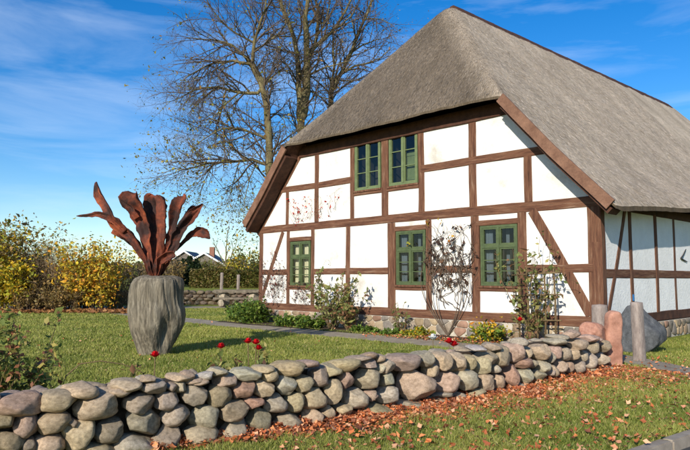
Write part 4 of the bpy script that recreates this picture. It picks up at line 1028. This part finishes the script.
# conifers
def conifer(label, x, Y, z0, h, w_, seed):
    r = np.random.default_rng(seed); root = empty('conifer', (hx(x, Y), Y, z0)); tag(root, label, 'tree', 'dark conifers behind the hedge')
    n = 3600; t = r.uniform(0, 1, n)**.8; a = r.uniform(0, 6.28, n); lob = 1 + .25*np.sin(a*5+t*22)
    rad = w_*(1-t)**.8*lob*np.sqrt(r.uniform(.45, 1, n))*np.clip(.45+t*6, 0, 1); P = np.stack([rad*np.cos(a), rad*np.sin(a), .15+t*h], 1)
    V, Fc, C = leaves(P, .2, [lin(44,60,34), lin(56,70,38), lin(36,50,32)], seed, -.2); mesh('crown', V, Fc, M['leaf'], root, False, C)
    tb = TB(); tb.tube([(0,0,-.1),(0,0,h*.5),(0,0,h*.95)], [.12,.08,.02], 5); tb.build('trunk', M['bark'], root)
for i, (x, Y, h, w_, lab) in enumerate(((184,52,1.9,1.0,'short dark conifer at the hedge end next to the leafless shrubs'), (190,54,2.2,1.1,'dark conifer rising above the hedge end'), (196,56,2.0,.9,'narrow dark conifer behind the hedge end'), (178,58,2.0,1.3,'broad dark conifer beside the rusty sculpture'))):
    conifer(lab, x, Y, .8, h, w_, 320+i)
GRN = [lin(96,104,48), lin(116,116,54), lin(84,92,44), lin(138,128,60)]
for i, (x, Y, rx, h, cols, nl, lab) in enumerate(((168,50,1.3,2.7,GRY,700,'thin grey shrub between the sculpture and the conifers'), (172,47,.9,1.9,OLV,700,'brown leafed bush at the terrace edge near the sculpture'), (202,84,3.0,3.3,GRN,4200,'green bush before the slate-roofed houses'), (216,84,2.8,3.1,GRN+OLV,4000,'olive bush behind the tall garden post'), (230,84,2.8,3.0,GRN+OLV,4000,'olive bush between the garden posts'),
    (250,50,1.5,3.9,GRN+YEL,1300,'yellow-green young tree close to the house corner'), (256,46,.8,2.6,GRN+YEL,800,'leafy yellow-green bush at the house corner'), (161,54,1.4,2.4,OLV,1200,'dull olive bush behind the sculpture'))):
    shrub('background_bush', lab, (hx(x, Y), Y, .78), rx, rx, h, 34, cols, nl, .13, 340+i, 'bush', 'bushes around the far houses', .03)
# a bare small tree above the hedge
r0 = np.random.default_rng(5); bb = np.array([hx(226,64), 64, .8])
tree('bare_sapling', 'small bare tree above the clipped hedge', bb, [([bb, bb+[.05,0,1.5], bb+[.0,0,3.2], bb+[.15,0,5.4]], .12, .03), ([bb+[0,0,1.6], bb+[.7,.2,3.0], bb+[1.1,.2,4.7]], .06, .02), ([bb+[0,0,1.8], bb+[-.8,-.2,3.2], bb+[-1.3,0,4.6]], .06, .02)],
     dict(dens=[1.6,1.6,2.0], len=[1.7,.9,.5], rad=[.03,.015,.01], spread=(.3,.7), lift=[.4,.2,.1], grav=[.03,.02,0], start=.25, bare=.6), 77, BRN, 60, .1)
# far houses with slate roofs and white verge boards
def far_house(label, xa, ya, xb, yb, Y, wallmat, depth=8, chim=False):
    """gable to the viewer: apex pixel (xa,ya), right eave pixel (xb,yb)"""
    A_ = at(xa, ya, Y); E2 = at(xb, yb, Y); half = E2[0]-A_[0]; g0 = .8
    root = empty('far_house', (A_[0], Y, g0)); tag(root, label, 'house', None)
    za, ze = A_[2]-g0, E2[2]-g0; sl = (za-ze)/half
    wl = MB(); wl.add([(-half+.3,.3,-.3),(half-.3,.3,-.3),(half-.3,.3,ze+.3*sl-.25),(0,.3,za-.25),(-half+.3,.3,ze+.3*sl-.25)] + [(-half+.3,depth,-.3),(half-.3,depth,-.3),(half-.3,depth,ze+.3*sl-.25),(0,depth,za-.25),(-half+.3,depth,ze+.3*sl-.25)],
        [(0,1,2,3,4),(9,8,7,6,5),(1,6,7,2),(0,4,9,5)]); wl.build('wall', wallmat, root)
    r_ = MB()
    for s in (1, -1):
        V = [(0,0,za),(s*half,0,ze),(s*half,depth+.3,ze),(0,depth+.3,za)]; r_.add(V + [(a,b,c-.18) for a,b,c in V], [(0,1,2,3),(7,6,5,4),(0,4,5,1),(1,5,6,2),(2,6,7,3)])
    ro_ = r_.build('roof', M['slate_roof'], root)
    for s in (1, -1):
        v = MB(); V = [(0,-.06,za+.06),(s*(half+.05),-.06,ze+.03),(s*(half+.05),-.06,ze-.22),(0,-.06,za-.2)]; v.add(V + [(a,b+.05,c) for a,b,c in V], [(0,1,2,3),(7,6,5,4),(0,4,5,1),(1,5,6,2),(2,6,7,3),(3,7,4,0)]); v.build('verge_board', M['white'], ro_)
    for wx_ in (-half*.35, half*.3):
        v = MB(); v.box((wx_-.4,.2,ze*.45),(wx_+.4,.297,ze*.45+1.0)); wn = v.build('window', M['white'], root)
        v = MB(); v.box((wx_-.32,.18,ze*.45+.08),(wx_+.32,.197,ze*.45+.92)); v.build('pane', M['room'], wn)
    if chim:
        v = MB(); v.box((half*.1,2.2,za-.8),(half*.1+.7,2.9,za+.9)); v.build('chimney', M['brick'], ro_)
far_house('far house with white verge board and slate roof beside the conifers', 184, 250.5, 203, 263.5, 95, M['render_grey'])
far_house('far house with brick chimney above the clipped hedge', 204, 252.5, 225, 265, 92, M['render_grey'], 8, True)
far_house('far house with slate roof behind the yellow-green young tree', 229, 257, 246, 268, 96, M['render_grey'])
bs = empty('blue_shed', (hx(252,60), 60, .8)); tag(bs, 'small blue and white shed next to the house corner', 'shed')
v = MB(); v.box((-.75,0,0),(.15,1.6,1.75)); v.build('blue_wall', flat('shed_blue', lin(46,84,150), .6), bs)
v = MB(); v.box((.152,-.03,0),(.9,1.6,2.0)); v.build('white_wall', M['white'], bs)
v = MB(); v.box((-.9,-.15,1.76),(.14,1.7,1.86)); v.build('roof', M['slate_roof'], bs)
v = MB(); v.box((-.55,-.02,.75),(-.1,-.001,1.4)); v.build('window', M['room'], bs)
# far wood closing the horizon
r = np.random.default_rng(9); n = 26000; aa = r.uniform(-.62, .75, n); dd = 190 + r.uniform(0, 12, n)
topn = np.array([4.6 + 1.8*noise.noise((a*30, 0, 0)) + 1.2*noise.noise((a*95, 3, 0)) for a in aa]); zz = r.uniform(0, 1, n)**.8*topn
P = np.stack([dd*np.tan(aa), dd, 1.0 + zz], 1); V, Fc, C = leaves(P, 1.0, OLV + GRN, 4)
o = mesh('far_wood', V, Fc, M['leaf'], None, False, C); tag(o, 'hazy line of far trees closing the horizon', 'wood', kind='stuff')

# ------------------------------------------------------------------ plants on and before the gable
def wall_plant(name, label, cat, boxes, n, seeds, stemr, leafc, nleaf, lsize, parent_u, walk=.5, ymin=.03, ymax=.09):
    """thin stems creeping over the gable within a (u,z) box"""
    r = np.random.default_rng(seeds); base = h2w(parent_u, -.1); root = empty(name, tuple(base), HANG); tag(root, label, cat); tb = TB(); pts = []
    for (ua, ub, za, zb), m_ in zip(boxes, n):
        for i in range(m_):
            u = r.uniform(ua, ub); z = za + (zb-za)*r.uniform(0, .35); ang_ = r.normal(math.pi/2, .5); P = []
            for k in range(int(r.uniform(8, 20))):
                P.append((-(u-parent_u), -(r.uniform(ymin, ymax))+.1, z)); ang_ += r.normal(0, walk)
                ang_ += .15*(math.pi/2-ang_)
                u += .085*math.cos(ang_); z += .085*math.sin(ang_)
                if not (ua-.15 < u < ub+.15 and z < zb+.1): break
            if len(P) > 3: tb.tube(P, np.linspace(stemr, stemr*.3, len(P)), 3); pts.append(np.array(P))
    return root, tb, pts, r
# vine between the two right windows
root, tb, pts, r = wall_plant('climbing_vine', 'bare twisting vine with a few yellow leaves between two ground-floor windows', 'vine', [(3.05,4.45,.6,2.55), (3.15,4.4,1.2,2.7), (3.0,4.5,1.5,2.7)], [26, 26, 26], 401, .011, None, 0, 0, 3.75)
for k in range(7):                                          # looping main stems from the foot
    a0 = r.uniform(-.1,.1); sgn = (-1 if k % 2 else 1); P = []
    for t in np.linspace(0, 1, 16): P.append((-(.05+a0*.3) - sgn*.75*math.sin(t*math.pi*.85)*(.4+.1*k), .0 - .08*math.sin(t*3), .02 + t*(1.6+.12*k)))
    tb.tube(P, np.linspace(.013, .006, 16), 5)
tb.build('stems', M['twig'], root)
T = np.concatenate(pts); P = T[r.integers(0, len(T), 170)] + r.normal(0, .03, (170, 3)); P[:, 1] -= .03
V, Fc, C = leaves(P, .07, [lin(86,66,58), lin(70,56,50), lin(110,78,54)], 402, 0); mesh('withered_leaves', V, Fc, M['leaf'], root, False, C)
P = np.concatenate([np.array([(-(u-3.75), -.03, z) for u, z in ((4.42,2.85),(4.38,2.8),(3.98,2.86),(3.95,2.8),(3.72,2.45),(3.66,2.38),(3.7,2.3),(3.62,2.42),(5.05,2.32),(5.0,2.25))])]*2 + [np.c_[r.uniform(.9,1.8,46), r.uniform(-.5,-.1,46), r.uniform(.15,.55,46)]]) + r.normal(0, .03, (66, 3))
V, Fc, C = leaves(P, .075, [lin(196,150,40), lin(180,160,60), lin(150,150,60), lin(200,130,50)], 403, 0, aspect=1.1); mesh('yellow_leaves', V, Fc, M['leaf'], root, False, C)
# creeper at the left corner
root, tb, pts, r = wall_plant('creeper', 'leafless creeper netting the wall at the left house corner', 'vine', [(10.2,11.5,.5,2.7), (9.0,10.0,.55,1.2), (8.2,8.9,.6,2.0)], [46, 22, 12], 411, .006, None, 0, 0, 10.4)
tb.build('stems', M['twig'], root); T = np.concatenate(pts); P = T[r.integers(0, len(T), 420)] + r.normal(0, .03, (420, 3))
V, Fc, C = leaves(P, .045, [lin(70,58,54), lin(90,66,58), lin(120,60,46)], 412, 0); mesh('withered_leaves', V, Fc, M['leaf'], root, False, C)
root, tb, pts, r = wall_plant('red_creeper', 'thin creeper with small red leaves on the upper left bays', 'vine', [(8.4,9.9,3.15,3.9), (7.3,8.4,3.1,4.1)], [14, 4], 421, .006, None, 0, 0, 9.2)
tb.build('stems', M['twig'], root); T = np.concatenate(pts); P = T[r.integers(0, len(T), 90)] + r.normal(0, .05, (90, 3)); P = P[P[:, 2] < 3.95]
V, Fc, C = leaves(P, .05, [lin(196,60,44), lin(210,90,64), lin(170,50,40)], 422, 0); mesh('red_leaves', V, Fc, M['leaf'], root, False, C)
# trellis with rose
tr = empty('rose_trellis', tuple(h2w(1.2, -.45)), HANG); tag(tr, 'wooden lath trellis standing right of the last window', 'trellis')
for k, xx in enumerate((-.42,-.21,0,.2,.42)):
    m_ = MB(); m_.tube([(xx,-.02*(k % 2),0),(xx+.01,0,.9),(xx-.01,0,1.62+.05*(k % 2))], [.024,.022,.018], 6); m_.build('upright', M['cane'], tr, True)
for z in (.52, 1.05, 1.5):
    m_ = MB(); m_.tube([(-.55,-.045,z-.02),(0,-.05,z+.01),(.58,-.045,z+.03)], [.018,.019,.016], 6); m_.build('crossbar', M['cane'], tr, True)
LEAFG = [lin(112,122,66), lin(132,134,76), lin(98,110,58), lin(156,146,86), lin(136,100,72)]
b_ = h2w(1.22, -.55)
def canes(name, label, base, nst, h, spread, leafc, nl, ls, seed, flowers=(), cat='rose bush', r0=.012, group=None):
    r = np.random.default_rng(seed); root = empty(name, tuple(base)); tag(root, label, cat, group); tb = TB(); tips = []
    for i in range(nst):
        a = r.uniform(0, 6.28); d = np.array([math.cos(a)*spread, math.sin(a)*spread, 1]); P, dd = wander((math.cos(a)*.06, math.sin(a)*.06, -.02), d, h*r.uniform(.6, 1.1), 8, .09, .0, r)
        tb.tube(P, np.linspace(r0, r0*.4, 9), 4); tips.append(P[2:])
        for k in range(5):
            Q, _ = wander(P[r.integers(2, 9)], r.normal(0, 1, 3)+[0,0,.5], h*r.uniform(.08,.25), 4, .2, -.02, r); tb.tube(Q, np.linspace(r0*.5, r0*.25, 5), 3); tips.append(Q)
    for f in flowers:
        f = np.array(f) - base; tb.tube([(f[0]*.5, f[1]*.5, 0), (f[0]*.8, f[1]*.8, f[2]*.5), (f[0], f[1], f[2]-.02)], [.007,.006,.005], 4)
    tb.build('stems', M['cane'], root); T = np.concatenate(tips)
    if nl:
        P = T[r.integers(0, len(T), nl)] + r.normal(0, .03, (nl, 3)); P[:, 2] = np.clip(P[:, 2], .02, None); V, Fc, C = leaves(P, ls, leafc, seed); mesh('foliage', V, Fc, M['leaf'], root, False, C)
    return root
def blossom(parent, pos, base, rad, colr, seed):
    """cupped rose: three rings of petals"""
    r = np.random.default_rng(seed); V = []; Fs = []; Cs = []; pos = np.array(pos) - base
    for ring_, (nn_, rr, tilt) in enumerate(((6, 1.0, .55), (5, .72, .95), (4, .42, 1.25))):
        for k in range(nn_):
            a = 6.28*k/nn_ + ring_*.5 + r.normal(0, .1); wdt = .62*rr+.2; b0 = len(V)
            for (t, wv) in ((.12, .35), (.6, 1.0), (1.0, .7)):
                for s in (-1, 0, 1):
                    rad_ = rr*t*math.cos(tilt*.8)*1.0 + (.06 if t == 1 else 0); z = t*math.sin(tilt)*1.25 - .35
                    x, y = rad_*math.cos(a), rad_*math.sin(a); x += -math.sin(a)*s*wdt*wv*.6; y += math.cos(a)*s*wdt*wv*.6
                    V.append(pos + rad*np.array([x, y, z - .1*abs(s)*0])); 
            for i in range(2):
                for j in range(2): q = b0+i*3+j; Fs.append((q, q+1, q+4, q+3)); Cs.append(np.array(colr)*r.uniform(.75, 1.2))
    mesh('blossom', np.array(V), np.array(Fs), M['petal'], parent, True, np.array(Cs))
canes('climbing_rose', 'straggling climbing rose tied to the lath trellis', b_, 15, 2.1, .16, LEAFG, 620, .065, 431)
b_ = h2w(7.3, -.75); canes('rose_bush', 'arching pale-leaved rose bush below the blank middle bay', b_, 17, 1.75, .42, LEAFG+[lin(164,164,108)], 760, .075, 432)
b_ = h2w(6.7, -.6); canes('rose_bush', 'smaller reddish-tinged rose bush between the arching bush and the window', b_, 12, 1.25, .5, LEAFG+[lin(150,110,78)], 480, .075, 433)
b_ = h2w(4.9, -.5); canes('rose_bush', 'small sparse rose below the middle window', b_, 7, .8, .4, LEAFG, 120, .06, 434)
GG = [lin(84,110,40), lin(104,128,48), lin(70,94,38), lin(120,134,54)]
for i, (u, y, rx, ry, h, nl, ls, lab, cols) in enumerate(((10.9,-.9,.75,.5,.75,2600,.06,'dense green bush at the left house corner',GG), (11.9,-.6,.6,.5,.55,1400,.06,'small green bush just past the left house corner',GG), (8.9,-.8,.7,.35,.42,1900,.06,'bright green low plant below the first window',GG), (8.0,-.9,.5,.3,.38,1100,.06,'bright green low plant left of the arching rose',GG),
    (6.0,-.75,.55,.25,.22,700,.05,'flat green groundcover at the plinth',GG), (4.3,-.6,.5,.2,.25,420,.06,'low yellowing plant at the vine foot',YEL+GG), (2.3,-.6,.45,.2,.45,420,.07,'yellow-green leafy plant below the right window',YEL+GG), (5.0,-.85,.4,.2,.18,420,.05,'flat green plant with fallen leaves at the bed edge',GG))):
    shrub('garden_plant', lab, tuple(h2w(u, y)), rx, ry, h, 22, cols, nl, ls, 440+i, 'plant', 'plants in the bed along the gable', .006, 1, 'cane', clump=.3)
# roses behind the front wall
RED = lin(206,24,34)
def rose(label, flowers, Y, seed, nl=90, white=False, h=.75):
    F3 = [at(x, y, Y + .03*i) for i, (x, y) in enumerate(flowers)]; b = np.mean(F3, 0); b[2] = 0
    g = canes('rose', label, b, 4, h, .25, LEAFG, nl, .045, seed, F3, 'rose', .005, 'roses in the garden')
    for i, f in enumerate(F3): blossom(g, f, b, .052 if Y < 8 else .07, RED if not white else (.75,.75,.7), seed+i)
rose('single red rose before the sculpture trunk', [(155,355.5)], 6.3, 451, 120, h=.6)
rose('single red rose left of the three-bloom rose', [(221,347)], 6.8, 452, 280)
rose('rose with a cluster of red blooms behind the stone wall', [(248,342),(256,343),(258.5,348.5)], 7.0, 453, 340)
rose('white rose near the gravel path', [(433,338)], 9.0, 454, 20, True, .4)
rose('two red roses close to the wall and the path', [(449,342),(454,345)], 9.3, 455, 40, h=.4)
rose('red rose between the right window and the trellis', [(520,320)], 12.6, 456, 60)
# rosehip bush at the left, behind the wall
for (x, Y, lab, sd) in ((2, 6.2, 'leggy rosehip bush with reddish leaves behind the wall', 461), (28, 6.5, 'thin rosehip shoots beside the leggy rosehip bush', 462)):
    p = np.array([hx(x, Y), Y, 0]); canes('rosehip_bush', lab, p, 14 if sd == 461 else 8, 1.12 if sd == 461 else 1.0, .42, [lin(112,126,60), lin(134,142,72), lin(98,112,54), lin(160,146,78), lin(150,100,70)], 1300 if sd == 461 else 600, .045, sd, r0=.008)
# arching cane over the lawn
rc = TB(); p0 = np.array([hx(60,6.2), 6.2, .0]); P = [at(x, y, 6.2+.05*i) for i, (x, y) in enumerate(((60,392),(66,376),(80,364),(100,361),(122,364),(140,371),(150,380)))]; rc.tube([q - p0 for q in P], np.linspace(.007,.003,7), 4)
g = empty('arching_shoot', tuple(p0)); tag(g, 'single arching bare shoot behind the stone wall', 'shoot'); rc.build('stem', M['cane'], g)

# ------------------------------------------------------------------ grass blades and fallen leaves
def in_poly_dist(P, path):
    A_ = np.array(path); best = np.full(len(P), 9e9)
    for a, b in zip(A_[:-1], A_[1:]):
        ab = b-a; t = np.clip(((P-a)@ab)/(ab@ab), 0, 1); best = np.minimum(best, np.linalg.norm(P-(a+t[:, None]*ab), axis=1))
    return best
def grass(n, seed):
    r = np.random.default_rng(seed); d = np.exp(r.uniform(math.log(4.6), math.log(32), n)); a = r.uniform(-.55, .56, n)
    P = np.stack([d*np.tan(a), d], 1)
    dw = P[:, 1] - wy(P[:, 0]); inw = (dw > -.02) & (dw < .95) & (P[:, 0] < 4.3) & (P[:, 0] > -4.2)
    kd = (P-KP[0])@KN; keep = ~inw & (kd < -.06) & (in_poly_dist(P, PATH1) > .58) & (in_poly_dist(P, PATH3) > .36) & (in_poly_dist(P, PATH2) > 1.1)
    hu = -(P-GR)@LX; hy = (P-GR)@LY; keep &= ~((hy > -.9) & (hu < 12) & (hu > -.3))
    keep &= ~((hy > -.3) & (hu >= -.3) & (hu < 12.1)); keep &= np.hypot(P[:,0]-VX, P[:,1]-VY) > .33
    P = P[keep]; d = d[keep]; n = len(P); h = r.uniform(.022, .058, n); tall = r.uniform(0, 1, n) > .985; h[tall] *= 1.6
    pat = np.array([noise.noise((x*.7, y*.7, 0)) for x, y in P]); pat2 = np.array([noise.noise((x*2.4, y*2.4, 7)) for x, y in P])
    h *= 1 + .75*pat2 + .3*pat
    kp = (pat2 + .6*pat > -.34) | (r.uniform(0, 1, n) > .6); P = P[kp]; d = d[kp]; h = h[kp]; pat = pat[kp]; pat2 = pat2[kp]; n = len(P)
    wd = (.0030 + .0006*d)*r.uniform(.7, 1.3, n); th = r.uniform(0, 6.28, n); S = np.stack([np.cos(th), np.sin(th), 0*th], 1)*wd[:, None]
    ln = r.normal(0, .55, (n, 2))*h[:, None]; B0 = np.c_[P, np.zeros(n)]
    V = np.stack([B0-S, B0+S, np.c_[P+ln, h]], 1).reshape(-1, 3)
    g1 = np.array(lin(106,120,50)); g2 = np.array(lin(158,158,78)); g3 = np.array(lin(186,172,110)); t = np.clip(.45+.8*pat+.5*pat2+r.normal(0,.25,n), 0, 1)[:, None]
    C = g1*(1-t)+g2*t; dry = (r.uniform(0, 1, n) > .9); C[dry] = g3*.9
    o = mesh('grass', V, np.arange(3*n).reshape(-1, 3), M['grassblade'], None, False, C); tag(o, 'short green grass blades of lawn and verge', 'grass', kind='stuff')
grass(480000, 21)
LIT = [lin(204,118,68), lin(214,132,82), lin(172,94,60), lin(212,146,106), lin(156,88,58), lin(220,166,126), lin(130,80,56)]
def litter(P, size, cols, seed, flat_=1.6):
    """lobed, curled dry leaves: a fan of eight triangles each"""
    r = np.random.default_rng(seed); n = len(P); P = np.asarray(P, float)
    Nn = r.normal(0, .45, (n, 3)); Nn[:, 2] += 1; Nn /= np.linalg.norm(Nn, axis=1, keepdims=True)
    A_ = np.cross(Nn, r.normal(0, 1, (n, 3))); A_ /= np.linalg.norm(A_, axis=1, keepdims=True); B_ = np.cross(Nn, A_)
    s = (size*np.exp(r.normal(-.08, .34, n)).clip(.4, 1.5)*.62)[:, None]; cu = r.uniform(-.35, .75, (n, 1)); el = r.uniform(.6, .95, (n, 1))
    lob = (1.15, .68, .95, .6, .8, .6, .95, .68); rim = []
    for k in range(8):
        th = k*math.pi/4; rr = lob[k]*r.uniform(.8, 1.2, (n, 1)); x, y = math.cos(th)*rr, math.sin(th)*rr*el
        rim.append(P + s*(A_*x + B_*y + Nn*(cu*(y*y*1.3 + .35*x*x) + r.normal(0, .07, (n, 1)))))
    V = np.stack([P] + rim, 1).reshape(-1, 3); b0 = np.arange(n)[:, None]*9
    T = np.concatenate([np.c_[b0, b0+1+k, b0+1+(k+1) % 8] for k in range(8)])
    C = np.array(cols)[r.integers(0, len(cols), n)]*r.uniform(.7, 1.25, (n, 1)); return V, T, np.concatenate([C]*8)
r = np.random.default_rng(31); parts = []
n = 14000; X = r.uniform(-1.6, 4.35, n); band = .10 + .55*np.clip((X+1.2)/5.0, 0, 1)
off = np.abs(r.normal(0, 1, n))*band; keep = r.uniform(0, 1, n) < np.clip(.25 + (X+1.6)/2.2, 0, 1); X = X[keep]; off = off[keep]
tg = np.array([tang(x) for x in X]); P = np.stack([X + tg[:, 1]*(off-.06), wy(X) - tg[:, 0]*(off-.06), .015 + r.uniform(0, .09, len(X))*np.exp(-off*4)], 1); parts.append(P)
n = 2600; d = np.exp(r.uniform(math.log(4.8), math.log(11.5), n)); a = r.uniform(-.1, .55, n); P = np.stack([d*np.tan(a), d, np.full(n, .045)], 1); k = (P[:, 1] < wy(P[:, 0])-.1) & (((P[:, :2]-KP[0])@KN) < 0); parts.append(P[k | ((P[:, 0] > 4.4) & (((P[:, :2]-KP[0])@KN) < 0))][:1250])
n = 900; u = r.uniform(-.3, 5.5, n); y = r.normal(-.9, .35, n); parts.append(np.array([h2w(a_, b_, .03) for a_, b_ in zip(u, np.clip(y, -2, -.15))]))
n = 160; d = r.uniform(7, 22, n); a = r.uniform(-.5, .2, n); P = np.stack([d*np.tan(a), d, np.full(n, .045)], 1); parts.append(P[(P[:, 1] > wy(P[:, 0])+1.0) & ((P[:, :2]-GR)@LY < -.3)])
V, Fc, C = litter(np.concatenate(parts), .043, LIT, 32); o = mesh('fallen_leaves', V, Fc, M['litter'], None, False, C); tag(o, 'russet fallen leaves heaped along the wall and strewn on grass', 'leaves', kind='stuff')
n = 4600; X = r.uniform(-17, -8.6, n); P = np.stack([X, 26.9 + r.normal(0, .5, n), r.uniform(.02, .08, n)], 1)
V, Fc, C = litter(P, .14, [lin(150,104,62), lin(128,86,54), lin(168,122,76)], 33); o = mesh('hedge_leaf_litter', V, Fc, M['litter'], None, False, C); tag(o, 'brown leaf litter along the foot of the boundary hedge', 'leaves', kind='stuff')
bpy.context.view_layer.update()
